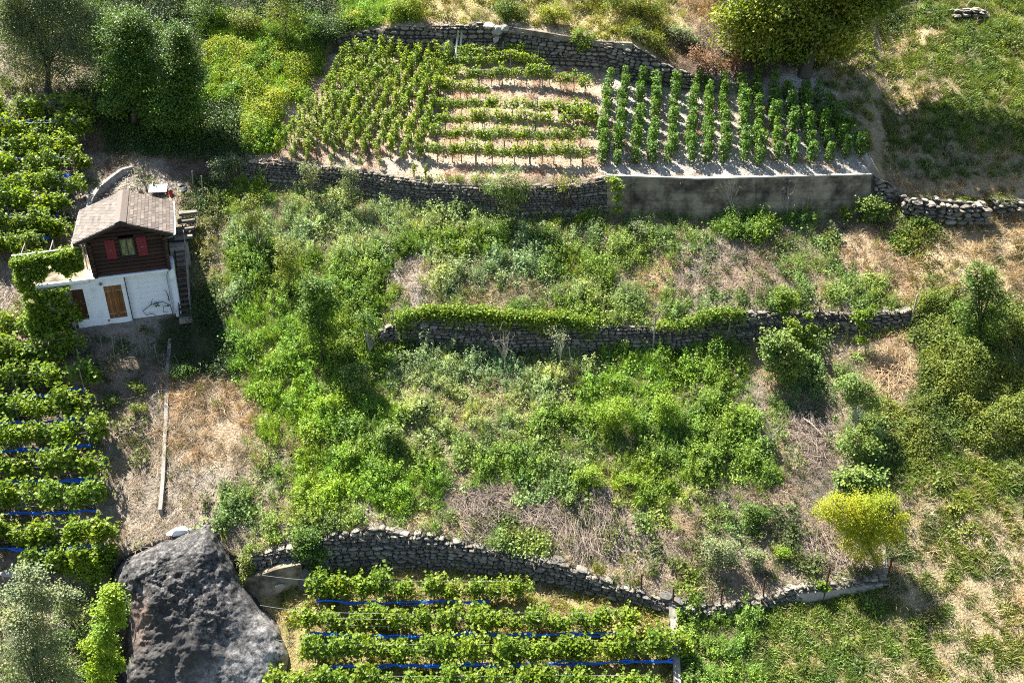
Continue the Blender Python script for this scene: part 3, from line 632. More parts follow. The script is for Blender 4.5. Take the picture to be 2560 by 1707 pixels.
curb("garden_curb", "long narrow concrete kerb running downhill below the chalet", [(421, 830), (420, 870), (418, 930), (417, 985), (415, 1060), (412, 1130), (409, 1200), (404, 1290)], .17, [.04, .05, .08, .10, .14, .2, .28, .36], MT['kerb'], "kerb")
curb("vineyard_curb", "pale concrete kerb closing the netted vineyard beside the pasture", [(1678, 1522), (1683, 1560), (1687, 1610), (1690, 1660), (1694, 1760), (1700, 1850)], .30, .34, MT['kerb'], "kerb")
curb("side_wall", "short pale side wall at the corner beneath the yellow tree", [(2206, 1345), (2209, 1370), (2212, 1405), (2214, 1436)], .2, .1, MT['kerb'])
curb("end_wall", "small concrete stub beside the last vines at the concrete wall's end", [(2157, 392), (2164, 404), (2172, 418)], .2, .3, MT['concl'])
# pale concrete base under the low wall at right
cb = thing("concrete_wall", at(2120, 1480), "pale concrete footing under the low wall at the pasture corner", "footing")
panel((1990, 2216), ([1985, 2096, 2216], [1501, 1487, 1461]), ([1985, 2096, 2216], [1481, 1468, 1452]), .2, "footing_block", MT['concl'], root=cb, out=.12)
for k, (lab, q) in enumerate((("small ruined dry stone wall beside the bramble at the tan slope", [(2252, 535, 492), (2300, 548, 500), (2330, 540, 505)]), ("ruined stone wall rising behind the ivy clump at the frame edge", [(2338, 552, 500), (2400, 560, 505), (2470, 558, 510)]), ("low ruined wall end beyond the ivy clump", [(2480, 540, 498), (2530, 530, 502), (2620, 524, 500)]))):
    a = np.array(q, float); stone_wall("ruined_wall", lab, (a[0, 0], a[-1, 0]), (a[:, 0], a[:, 1]), (a[:, 0], a[:, 2]), course=.2, depth=.3, parts=70, lenf=(1.5, 4))
stone_wall("ruined_wall", "few courses of grey stones showing in the grass of the upper pasture", (2375, 2460), ([2375, 2460], [42, 44]), ([2375, 2460], [26, 22]), course=.16, depth=.3, parts=40, lenf=(2, 4))
stone_wall("terrace_step", "little curved stone step between the trellised vine rows", (1395, 1502), ([1395, 1450, 1502], [284, 290, 303]), ([1395, 1440, 1480, 1502], [268, 268, 276, 292]), course=.12, parts=50)
rock("flat_stone", "single flat grey stone lying in the grass of the upper pasture", at(2320, 36, .05), (.4, .3, .12), MT['stonew'], seed=3)
rock("flat_stone", "lone bleached stone lying below the few courses in the upper pasture", at(2445, 55, .05), (.22, .2, .1), MT['stonew'], seed=4)
rock("leaning_slab", "pointed pale slab leaning in the gap between boulder and netted vines", at(705, 1480, .3), (.38, .12, .55), MT['concl'], seed=5, rot=(-.5, 2.6, .1))
rock("leaning_slab", "tall grey slab leaning beside the pointed one near the netted vines", at(765, 1465, .35), (.33, .14, .6), MT['stonew'], seed=6, rot=(-.4, .1, 0))
rock("white_block", "white rendered block sitting against the top of the boulder", at(448, 1338, .15), (.62, .25, .28), MT['white'], seed=8, rot=(0, 0, .32))
rock("white_block", "small white rendered stone by the lower left bank under the vines", at(28, 1440, .2), (.5, .2, .15), MT['concl'], seed=9)
panelr = thing("concrete_patch", at(690, 1455), "ochre stained concrete patch in the lower wall beside the boulder", "wall")
panel((612, 760), ([600, 680, 770], [1478, 1472, 1446]), ([600, 640, 700, 770], [1444, 1432, 1412, 1398]), .15, "patch_panel", MT['conc'], root=panelr, out=.24)
for x, y in ((1262, 1398), (1395, 1416), (1180, 1366), (1560, 1462), (1620, 1488), (1700, 1512)):
    pass
# big white coping blocks on the lower wall
for k, (x, y, s_) in enumerate(((1392, 1402, .5), (1668, 1494, .42), (1700, 1508, .4), (1000, 1332, .3))):
    rock("coping_block", "big pale block on the lower wall head, %s" % ("above its long bend", "by the first iron post", "at the corner drain", "above the bushy vine")[k], at(x, y - 3, .08), (s_, .3, .12), MT['stonew'], seed=60 + k)
# ---------------------------------------------------------------- boulder
def boulder_mat():
    m, nt, out = newmat("lichen_boulder"); n1 = noise(nt, 1.1, 8, .72); n2 = noise(nt, 3.2, 12, .86); n3 = noise(nt, .5, 3, .5); n4 = noise(nt, 11, 4, .7)
    base = ramp(nt, n2, [(.43, (.008, .008, .009)), (.49, (.04, .038, .036)), (.54, (.10, .094, .09)), (.61, (.24, .225, .21))])
    pale = ramp(nt, n2, [(.40, (.02, .02, .02)), (.46, (.16, .155, .15)), (.56, (.38, .365, .35))])  # paler rock colour that paints the sunlight on the lower right flank
    smooth = ramp(nt, n1, [(.3, (.026, .025, .025)), (.7, (.046, .044, .043))])
    z = attr(nt, "zone").outputs['Color']; sep = nt.nodes.new("ShaderNodeSeparateColor"); nt.links.new(z, sep.inputs[0])
    c = mixc(nt, sep.outputs[0], base, smooth); c = mixc(nt, sep.outputs[1], c, pale); c = mixc(nt, sep.outputs[2], c, ramp(nt, n4, [(.35, (.10, .06, .045)), (.7, (.30, .22, .18))]))
    p = N(nt, "ShaderNodeBsdfPrincipled"); nt.links.new(c, p.inputs['Base Color']); p.inputs['Roughness'].default_value = .92
    bm = N(nt, "ShaderNodeBump"); bm.inputs['Strength'].default_value = .8; bm.inputs['Distance'].default_value = .08
    nt.links.new(math_(nt, 'MULTIPLY', n2, math_(nt, 'SUBTRACT', 1.0, math_(nt, 'MULTIPLY', sep.outputs[0], .75))), bm.inputs['Height']); nt.links.new(bm.outputs[0], p.inputs['Normal']); nt.links.new(p.outputs[0], out.inputs[0]); return m
def boulder():
    # silhouette in the photograph, top edge (far, high) to the foot out of frame; Y gives how near each ring stands
    rim = [(292, 1416), (312, 1396), (350, 1379), (404, 1359), (460, 1341), (505, 1320), (522, 1317), (536, 1332), (556, 1368), (581, 1407), (614, 1475), (650, 1525), (698, 1580), (727, 1640), (728, 1690), (700, 1760), (640, 1830), (480, 1880), (330, 1870), (272, 1780), (285, 1700), (310, 1640), (318, 1560), (300, 1490), (280, 1450)]
    Yt = at(440, 1345).y; cx, cy = 470, 1560; m = MB(); K = 420; NR = 170
    a = np.array(rim, float); d = np.concatenate([[0], np.cumsum(np.linalg.norm(np.diff(np.vstack([a, a[:1]]), axis=0), axis=1))]); ar = np.vstack([a, a[:1]])
    q = np.linspace(0, d[-1], K, endpoint=False); rx = np.interp(q, d, ar[:, 0]); ry = np.interp(q, d, ar[:, 1])
    t = np.linspace(0, 1, NR) ** .6
    PX = cx + (rx[None] - cx) * t[:, None]; PY = cy + (ry[None] - cy) * t[:, None]
    # face: a steep plane dropping from the bank edge, bulging towards the viewer
    ax = np.clip(PX, 290, 600); ay = np.full_like(ax, 1345.); Ya = yz(ax, np.minimum(ay, np.interp(ax, *BR[1]) - 1))[0] * 0 + yz(np.full_like(ax, 440.), ay)[0] - .35; Za = mslope(ay) * Ya; tt = math.tan(R(70)); mm = mslope(PY)
    Y = (Za - tt * Ya) / (mm - tt) - 1.5 * np.sqrt(np.clip(1 - t[:, None] ** 4, 0, 1)) - .30 * np.log1p(np.exp((PX - 590) / 38.)) - np.clip((PY - 1600) / 150, 0, 3) * .15
    nz = (fbm(PX, PY, 130, 91, 5) - .5); ridg = np.abs(fbm(PX * .6, PY * 1.7, 90, 97, 4) - .5)
    Y = Y + nz * .4 + ridg * .1
    rough = np.clip(.2 + 1.0 * fbm(PX, PY, 150, 120, 2) - .5 / (1 + np.exp(-(PY - 1570) / 20.)), .14, 1)
    for o_, (sc_, am) in enumerate(((70, .34), (34, .24), (16, .15), (8, .09), (4, .05))): Y = Y + (vnoise(PX + .4 * PY, PY - .3 * PX, sc_, 130 + o_) - .5) * am * rough
    # left shoulder: vertical groove with rougher relief
    g = np.exp(-((PX - 345 - (PY - 1400) * .12) / 16) ** 2) * (PY < 1600); Y = Y + g * .12
    smooth = 1 / (1 + np.exp(-((PY - 1530 - (np.abs(PX - 430) * .55) + nz * 160) / 14.))) * (PX > 340)
    Y = Y - smooth * .12
    fy = yfac(PY); V = np.stack([Y * (PX - 1280) / F / fy, Y, Y * mslope(PY)], -1)
    back = V[-1] + np.array((0, 2.2, -2.2)); lip = V[-1] + np.array((0, .35, -.05)) * (1 + 0 * V[-1])
    allV = np.concatenate([V.reshape(-1, 3), lip, back]); nr = NR + 2
    i = np.arange(nr - 1)[:, None] * K; j = np.arange(K)[None]; j2 = (j + 1) % K
    Q = np.stack([i + j, i + j2, i + K + j2, i + K + j], -1).reshape(-1, 4); allV = allV - np.array(at(470, 1500))
    pale = 1 / (1 + np.exp(-((PX - 600) * .8 + (PY - 1560) * .6 + nz * 220) / 28)); red = .6 * np.exp(-(((PX - 345) / 22) ** 2 + ((PY - 1575) / 50) ** 2)) + np.exp(-(((PX - 352) / 18) ** 2 + ((PY - 1530) / 30) ** 2))  # pale zone: sunlit lower right painted into the rock colour
    zc = np.stack([smooth * (1 - pale), pale * .9, np.clip(red * 1.3, 0, 1), np.ones_like(PX)], -1).reshape(-1, 4)
    zc = np.concatenate([zc, np.tile([[0, 0, 0, 1.]], (2 * K, 1))])
    m.add(allV, Q, .5); me = m.mesh("boulder", boulder_mat(), True); ca = me.attributes.new("zone", 'FLOAT_COLOR', 'POINT'); ca.data.foreach_set("color", zc.astype(np.float32).ravel())
    o = link("boulder", me); o.location = at(470, 1500); tag(o, "huge dark lichen covered boulder at the lower edge beside the netted vines", "boulder")
boulder()
# ---------------------------------------------------------------- chalet
def house():
    z0 = 5.6; root = thing("chalet", HO - Vector((0, 0, z0)), "small dark log chalet on a white base with red shutters", "chalet", rz=HYAW)
    def bx(name, c, d, mat, parent=root, jit=0, M=None):
        m = MB(); m.box((0, 0, 0), d, M, jit=jit); o = m.build(name, mat, parent); o.location = Vector(c) + (Vector((0, 0, z0)) if parent == root else Vector()); return o
    def bevbox(name, c, d, mat, parent=root, r=.02, rot=None):
        o = bx(name, c, d, mat, parent)
        md = o.modifiers.new("edge", 'BEVEL'); md.width = r; md.segments = 1
        if rot: o.rotation_euler = rot
        return o
    W0, W1, D0, D1, ZB, ZE = -1.86, 1.87, .5, 4.85, -3.03, -1.12
    # white masonry base with openings: piers around the doors
    base = root
    def wl_(w0, w1, za, zb, d=.5, name="base_wall", th=.3, mat=None): return bx(name, ((w0 + w1) / 2, d + th / 2, (za + zb) / 2), (w1 - w0, th, zb - za), mat or MT['white'])
    wl_(-4.7, -3.05, -5.85, -3.06, .9); wl_(-3.05, -2.46, -3.5, -3.06); wl_(-2.46, -1.49, -5.85, -3.06); wl_(-1.49, -.63, -3.52, -3.06); wl_(-1.49, -.63, -5.85, -5.37); wl_(-3.05, -2.46, -5.85, -5.22); wl_(-.63, -.43, -5.85, -3.06)
    bx("base_wall", (1.98, 2.3, -4.45), (.16, 3.6, 2.8), MT['white'])                       # side wall seen by the stairs
    bx("base_wall", (-1.9, 2.9, -4.45), (.2, 4.2, 2.8), MT['white']); bx("base_wall", (0, 5.0, -4.1), (3.9, .2, 2.1), MT['white'])
    bevbox("floor_slab", (0.0, 2.63, -3.03), (4.06, 4.5, .14), MT['white']); bevbox("terrace_slab", (-3.42, 1.93, -3.07), (2.8, 3.1, .16), MT['conc'])
    bevbox("terrace_edge", (-3.42, .42, -3.03), (2.78, .16, .2), MT['white'], r=.03)
    bevbox("end_pier", (1.90, .52, -4.4), (.3, .3, 2.75), MT['white'], r=.03)
    for k in range(9):                                                                     # white boarding right of the seam
        za = -5.6 + k * .2835; bevbox("white_board", (.665, .66, za + .1415), (2.14, .06, .2785), MT['white'], r=.006)
    bx("seam_post", (-.412, .52, -4.36), (.035, .1, 2.5), MT['dark'])
    # doors
    dr = bx("door", (-1.06, .60, -4.445), (.86, .04, 1.85), MT['door2'])
    for k in range(7): bevbox("door_board", (-.43 + .0615 + k * .123, -.035, 0), (.118, .03, 1.83), MT['door'], dr, .006)
    for zz, yy in ((.62, 0), (-.66, 0)):
        for s_ in (-1, 1): bx("strap_hinge", (s_ * .28, -.06, zz), (.36, .015, .035), MT['metal'], dr)
    bx("door_bolt", (-.0, -.06, .95), (.02, .02, .2), MT['rust'], dr); bx("door_bolt", (.0, -.06, -.97), (.02, .02, .16), MT['rust'], dr)
    d2 = bx("door", (-2.755, .68, -4.36), (.58, .04, 1.7), MT['dark'])
    for k in range(5): bevbox("door_board", (-.29 + .058 + k * .116, -.035, 0), (.112, .03, 1.68), MT['door2'], d2, .006)
    bx("door_handle", (.2, -.07, .0), (.12, .03, .02), MT['metal'], d2)
    m = MB(); m.tube([(0, 0, 0), (0, -.1, -.02), (0, -.16, -.05)], [.05, .07, .09], 8); o = m.build("wall_lamp", MT['metal'], root); o.location = (-1.55, .5, z0 - 3.28)
    for w, z in ((-1.56, -5.43), (1.42, -5.1)):
        m = MB(); m.tube([(0, .01, 0), (0, -.03, 0)], .045, 10); o = m.build("vent", MT['rust'], root); o.location = (w, .5 if w < 0 else .62, z0 + z)
    # log walls
    h = .205; k = 0; z = ZB + .07
    slope = .87 / 2.35
    while z < -.12:
        zt = z + h; half = W1 if zt < ZE else max(0, (-.14 - (z + h)) / slope + .12)
        half = min(half, 1.87)
        if half > .12:
            spans = [(-half if half < 1.87 else W0, half)]
            if zt > -2.05 and z < -1.06: spans = [(spans[0][0], -.31), (.41, spans[0][1])]
            for a, c in spans:
                if c - a > .05: bevbox("log", ((a + c) / 2, D0 + .08, z + h / 2), (c - a, .17, h - .012), MT['log'], r=.03)
        if z < ZE - .1:
            for w in (W0 + .08, W1 - .08): bevbox("log", (w, (D0 + D1) / 2 + .12, z + h / 2), (.17, D1 - D0, h - .012), MT['log'], r=.03)
            bevbox("log", (0, D1 + .0, z + h / 2), (3.6, .17, h - .012), MT['log'], r=.03)
            for w in (-1.68, 1.86): bevbox("log_end", (w, D0 - .12, z + h / 2), (.17, .26, h - .02), MT['log'], r=.025)
        z += h; k += 1
    # window
    wf = bx("window", (.05, .56, -1.545), (.70, .05, .96), MT['dark'])
    bx("curtain", (0, -.04, 0), (.6, .02, .86), MT['curtain'], wf)
    for s_ in (-1, 1): bevbox("frame", (s_ * .335, -.05, 0), (.07, .1, .98), MT['dark'], wf, .008); bevbox("frame", (0, -.05, s_ * .465), (.60, .1, .07), MT['dark'], wf, .008)
    for a, c in (((-.15, -.08, 0), (.29, .01, .84)), ((.15, -.08, 0), (.29, .01, .84))): bx("pane", a, c, MT['glass'], wf)
    bx("mullion", (0, -.065, 0), (.03, .03, .86), MT['dark'], wf); bevbox("sill", (0, -.1, -.53), (.85, .16, .05), MT['dark'], wf, .01)
    for w0 in (-.74, .755):
        s_ = bx("shutter", (w0, .465, -1.56), (.47, .03, 1.02), MT['red'])
        for q in range(4): bevbox("shutter_board", (-.176 + q * .1173, -.022, 0), (.114, .02, 1.0), MT['red'], s_, .005)
        for zz in (-.36, .36): bx("batten", (0, -.04, zz), (.44, .02, .06), MT['red'], s_)
        bx("shutter_hook", (.0, -.055, -.02), (.12, .012, .02), MT['metal'], s_)
    # roof
    ang = math.atan2(.87, 2.35); sl = math.hypot(.87, 2.35); dd = 5.1
    sm = []
    for q in range(3):
        mm = MB(); V = np.array([(-.5, -.5, .0), (.5, -.5, .0), (.5, .5, .0), (-.5, .5, .0), (-.5, -.5, .5), (.5, -.5, .5), (.5, .5, .25), (-.5, .5, .25)], float) + RNG.uniform(-.02, .02, (8, 3)) * (1, 1, 0)
        mm.add(V, np.array([(0, 3, 2, 1), (4, 5, 6, 7), (0, 1, 5, 4), (1, 2, 6, 5), (2, 3, 7, 6), (3, 0, 4, 7)]), .3 + q * .25); sm.append(mm.mesh("shingle", MT['shingle']))
    for s_ in (-1, 1):
        rf = bx("roof", (s_ * 2.35 / 2, dd / 2, -.87 / 2 - .07), (sl, dd, .09), MT['dark'])
        rf.rotation_euler = (0, s_ * ang, 0)
        nc, nr_ = 14, 11; cw_ = sl / nc; rh = dd / nr_
        for a in range(nc):
            for c in range(nr_ if a % 2 == 0 else nr_):
                o = link("shingle", sm[(a * 7 + c * 3 + random.randrange(2)) % 3], rf)
                y0 = -dd / 2 + (c + .5 + (.5 if a % 2 else 0)) * rh; hy = rh * .97
                if a % 2 and c == nr_ - 1: hy = rh * .47; y0 -= rh * .25
                ax_ = (-sl / 2 + (a + .5) * cw_)
                # courses lap from the eaves up
                o.location = (ax_ * s_, y0, .045 + .004); o.scale = (hy * .96, cw_ * 1.1, random.uniform(.07, .1)); o.rotation_euler = (0, 0, s_ * math.pi / 2)
                if a % 2 and c == 0:
                    o2 = link("shingle", sm[a % 3], rf); o2.location = (ax_ * s_, -dd / 2 + .24 * rh, .049); o2.scale = (rh * .47, cw_ * 1.12, .055); o2.rotation_euler = (0, 0, s_ * math.pi / 2)
        for yy in (-dd / 2 - .02, dd / 2 + .02): bevbox("bargeboard", (0, yy, -.03), (sl, .04, .16), MT['dark'], rf, .008)
        for q in range(6): bx("rafter", (-.0, -dd / 2 + .3 + q * .9, -.1), (sl * .98, .09, .1), MT['dark'], rf)
        rc = bevbox("ridge_cap", (s_ * .14, dd / 2, -.14 * .37 + .045), (.30, dd + .02, .03), MT['shingle'], r=.006); rc.rotation_euler = (0, s_ * ang, 0)
    for w in (-1.8, 0, 1.8): bx("purlin", (w, dd / 2, -abs(w) * .37 - .25), (.14, dd - .3, .16), MT['dark'])
    def gut(w, nm="gutter"):
        m = MB(); L_ = []
        for yy in (-.03, dd + .03):
            for q in range(7):
                a = math.pi + q / 6 * math.pi; L_.append((w + .065 * math.cos(a), yy, z0 - .93 + .06 * math.sin(a)))
        V = np.array(L_); Q = [[q, q + 1, 8 + q, 7 + q] for q in range(6)]; V2 = V.copy(); m.add(V, np.array(Q)); V2[:, 2] += .004; m.add(V2 + (0, 0, .006), np.array(Q)[:, ::-1]); m.box((w + .068, dd / 2, z0 - .925), (.03, dd + .06, .03)); m.build(nm, MT['whitem'], root)
    gut(2.40); gut(-2.38)
    m = MB(); m.tube([(2.36, .1, z0 - .98), (2.3, .15, z0 - 1.12), (1.93, .28, z0 - 1.2), (1.9, .32, z0 - 1.5), (1.9, .32, z0 - 2.95), (1.72, .3, z0 - 3.1), (1.66, .3, z0 - 3.3), (1.66, .3, z0 - 5.5)], .036, 8); m.build("downpipe", MT['metal'], root, True)
    return root
house()
def L2W(w, d, z): return HO + HW * w + HD * d + Vector((0, 0, z))
def stairs():
    r = thing("garden_stairs", L2W(2.1, 0, -5.6), "steep dark wooden stairs climbing beside the chalet", "stairs", rz=HYAW)
    n = 13; a = np.array((0, .05, .12)); c = np.array((.25, 2.15, 2.85))
    for k in range(n):
        p = a + (c - a) * k / (n - 1); m = MB(); m.box((0, 0, 0), (.56 - .008 * k, .23, .04)); o = m.build("tread", MT['steptread'], r); o.location = Vector(p) + Vector((.1, 0, 0))
    for s_ in (-.19, .40):
        m = MB(); m.add([a + (s_, -.13, -.25), a + (s_, -.13, .05), c + (s_ - .0, .1, .12), c + (s_, .1, -.2), a + (s_ + .04, -.13, -.25), a + (s_ + .04, -.13, .05), c + (s_ + .04, .1, .12), c + (s_ + .04, .1, -.2)], np.array([(0, 1, 2, 3), (4, 7, 6, 5), (0, 4, 5, 1), (1, 5, 6, 2), (2, 6, 7, 3), (3, 7, 4, 0)])); m.build("stringer", MT['dark'] if s_ < 0 else MT['greypost'], r)
    m = MB(); m.tube([c + (.42, .4, 1.05), c + (.42, .1, .85), a + (.44, .15, .75)], .022, 6); m.build("handrail", MT['greypost'], r)
    for q in (0.02, .5, .98):
        p = a + (c - a) * q + (.43, .1, 0); m = MB(); m.bar(p - (0, 0, .05), p + (0, 0, .82), .018); m.build("baluster", MT['greypost'], r)
    m = MB(); m.box((.12, -.2, -.08), (.66, .3, .26)); m.build("bottom_step", MT['greypost'], r)
    p = thing("concrete_landing", L2W(2.35, 2.6, -2.6), "small concrete landing at the head of the wooden stairs", "landing", rz=HYAW)
    m = MB(); m.box((0.05, 0.05, -.5), (.95, .8, 1.15)); o = m.build("landing_block", MT['concl'], p)
    s = thing("stone_steps", L2W(2.7, 3.1, -2.4), "four rough stone steps above the chalet landing", "steps", rz=HYAW)
    for k in range(4):
        m = MB(); m.box((0, 0, 0), (.95, .42, .14), jit=.03); o = m.build("step", MT['stonew'] if k == 0 else MT['stone'], s); o.location = (k * .13, k * .42, .12 + k * .3)
stairs()
def small_things():
    # pergola
    p = thing("pergola", L2W(-4.9, .35, -3.05), "white pole pergola over the chalet terrace", "pergola", rz=HYAW)
    m = MB(); m.tube([(-.3, -.05, 1.81), (2.75, .0, 1.81)], .035, 8); m.build("beam", MT['whitem'], p)
    for x in (.1, 1.4, 2.7):
        m = MB(); m.bar((x, 1.5, 0), (x, 1.5, 1.8), .03); m.build("post", MT['greypost'], p); m = MB(); m.bar((x, -.05, 1.8), (x, 1.6, 1.78), .022); m.build("cross_bar", MT['greypost'], p)
    m = MB(); m.bar((0.05, -.02, 0), (0.05, -.02, 1.8), .03); m.build("post", MT['greypost'], p)
    # folded table
    c = at(397, 482, .25); t = thing("folding_table", c, "white folding table lying upside down behind the chalet roof", "table", rz=.12)
    sl_ = R(25); t.rotation_euler = (sl_, 0, .12)
    m = MB(); m.box((0, 0, 0), (.98, .62, .035)); m.build("tabletop", MT['white'], t)
    for s_ in (-.28, .22):
        m = MB(); m.tube([(s_, -.3, .04), (s_ - .03, .45, .1)], .014, 6); m.build("leg", MT['metal'], t)
    m = MB(); m.tube([(-.28, .0, .06), (.22, .0, .06)], .012, 6); m.build("stretcher", MT['metal'], t)
    def pail(x, y, r_, h, mat, name, lab, cat):
        q = thing(name, at(x, y, .02), lab, cat); m = MB(); m.tube([(0, 0, 0), (0, 0, h)], [r_ * .8, r_], 14); m.tube([(0, 0, h), (0, 0, h - .02), (0, 0, h - .04)], [r_ * 1.06, r_ * 1.08, r_ * 1.04], 14); m.build("body", mat, q, True)
        m = MB(); a = np.linspace(0, math.pi, 9); m.tube(np.stack([r_ * np.cos(a), .5 * r_ * np.sin(a), h + r_ * .9 * np.sin(a) * .8], 1), .008, 5); m.build("handle", MT['metal'], q)
    pail(428, 490, .13, .22, MT['redp'], "red_bucket", "small red bucket beside the white folding table", "bucket")
    pail(458, 480, .19, .24, MT['white'], "white_pail", "white plastic tub on the path above the stone steps", "tub")
    q = thing("folded_rods", at(224, 512, .1), "bundle of blue grey metal rods leaning behind the chalet roof", "rods")
    for k in range(5): m = MB(); m.bar((-.12 + k * .06, -.3, 0), (.1 + k * .05, .5, .55), .016); m.build("rod", MT['metal'], q)
    m = MB(); m.tube([(0, 0, -.2), (-.06, 0, .5)], .05, 8); o = m.build("stump_post", MT['rust']); o.location = at(219, 516); tag(o, "short black iron stub post beside the metal rods", "post")
    b_ = thing("broken_cross", at(930, 540), "pale plank cross lying on the slope under the upper wall", "planks")
    for (a, c_) in (((-.1, 0, .05), (.55, .1, .08)), ((.02, .25, .3), (-.02, -.2, .0))): m = MB(); m.box(((np.array(a) + c_) / 2), (abs(c_[0] - a[0]) + .05, .06, .05 + abs(a[2] - c_[2]))); m.build("plank", MT['barkp'], b_)
small_things()
# ---------------------------------------------------------------- posts, wires, nets
def post(x, y, x2, y2, mat, name, label, r_=.035, group=None, cat="post"):
    a = at(x, y, -.15); c = atY(x2, y2, a.y - .02); m = MB(); m.tube([(0, 0, 0), np.array(c - a)], r_, 6); m.tube([np.array(c - a), np.array(c - a) + (0, 0, .015)], r_ * .6, 6); o = m.build(name, mat); o.location = a; return tag(o, label, cat, group)
for lab, q in (("rusty iron post beside the white kerb on the lower wall", (1682, 1524, 1684, 1470)), ("rusty iron post nearest the wall corner over the pasture", (1800, 1536, 1806, 1470)), ("tall rusty iron post midway along the low pasture wall", (1906, 1518, 1912, 1446)), ("thin rusty iron post in front of the pale concrete footing", (2058, 1496, 2076, 1417)), ("last rusty iron post beside the shaded pasture corner", (2214, 1462, 2231, 1396)), ("thin dark stake rising from the curved wall's white coping", (1603, 1476, 1605, 1434))):
    post(*q, MT['rust'], "iron_post", lab, .04)
for lab, q, r_, mt in (("grey T shaped stake beneath the middle wall", (1631, 885, 1640, 785), .045, 'greypost'), ("slanting grey pole leaning on the middle wall's vines", (1812, 862, 1836, 765), .04, 'greypost'), ("dark slanting pole on the middle wall", (2040, 832, 2050, 768), .035, 'rust'), ("weathered leaning post ending the middle wall", (2276, 808, 2294, 738), .045, 'greypost'),
   ("short stake left of the draped vine on the middle wall", (986, 810, 980, 772), .05, 'greypost'), ("grey stake behind the middle wall's draped vine", (1478, 860, 1480, 815), .035, 'rust'), ("thin stake against the long concrete wall's left", (1692, 542, 1695, 508), .03, 'greypost'), ("thin red iron stake at the corner of the upper left vineyard", (681, 398, 680, 362), .022, 'rust'), ("dark iron stake in front of the upper left vines", (795, 412, 790, 380), .03, 'rust'),
   ("pale stake leaning on the upper wall near the bramble", (698, 462, 697, 402), .03, 'greypost'), ("grey stake beside the path above the stone steps", (482, 468, 480, 428), .03, 'greypost'), ("tall thin stake at the path's bend above the steps", (508, 500, 503, 440), .03, 'greypost'), ("tall steel pole between the weeds near the slim young tree", (1432, 945, 1423, 870), .03, 'greypost')):
    post(*q, MT[mt], "stake", lab, r_)
def wire_pts(P, sag=.03):
    P = [np.array(p) for p in P]; out = []
    for a, c in zip(P[:-1], P[1:]):
        for t in np.linspace(0, 1, 5)[:-1]: out.append(a + (c - a) * t - (0, 0, sag * 4 * t * (1 - t)))
    return out + [P[-1]]
def rowline(pts, n):
    a = np.array(pts, float); d = np.concatenate([[0], np.cumsum(np.hypot(*np.diff(a, axis=0).T))]); q = np.linspace(0, d[-1], n)
    return list(zip(np.interp(q, d, a[:, 0]), np.interp(q, d, a[:, 1])))
def trellis(pts, label, posts=4, h=1.5, wires=(.6, 1.0, 1.4), ext=None, group=None, mat='greypost'):
    P = [at(*p) for p in rowline(pts, posts)]; r = thing("vine_trellis", P[0], label, "trellis", group)
    for p in P:
        m = MB(); q = np.array(p - P[0]); m.tube([q - (0, 0, .2), q + (0, 0, h)], .028, 6); m.build("post", MT[mat], r)
    for z in wires:
        m = MB(); pts_ = [np.array(p - P[0]) + (0, 0, z) for p in P]
        if ext and z == wires[-1]: e_ = atY(ext[0], ext[1], P[0].y + .2); pts_ = [np.array(e_ - P[0])] + pts_
        m.tube(wire_pts(pts_), .008, 4); m.build("wire", MT['wire'], r)
    return r
def net(pts, label, h=.35, seed=0, group=None, off=-.18, rr=.05):
    rg = np.random.default_rng(seed); P = np.array([at(*p) + Vector((0, off, h)) for p in rowline(pts, max(6, int(abs(pts[-1][0] - pts[0][0]) / 22)))]); o0 = P[0].copy(); P = P - o0
    r = thing("bird_net", Vector(o0), label, "net", group)
    for k in range(3):
        Q = P + np.stack([0 * P[:, 0], rg.normal(0, .035, len(P)), rg.normal(0, .05, len(P))], 1) + (0, 0, k * .035); T = np.linspace(0, len(Q) - 1, len(Q) * 3); Q = np.stack([np.interp(T, np.arange(len(Q)), Q[:, i]) for i in range(3)], 1)
        m = MB(); m.tube(Q, rr * (.45 + .7 * rg.random(len(Q))), 5); m.build("net_roll", MT['net'], r)
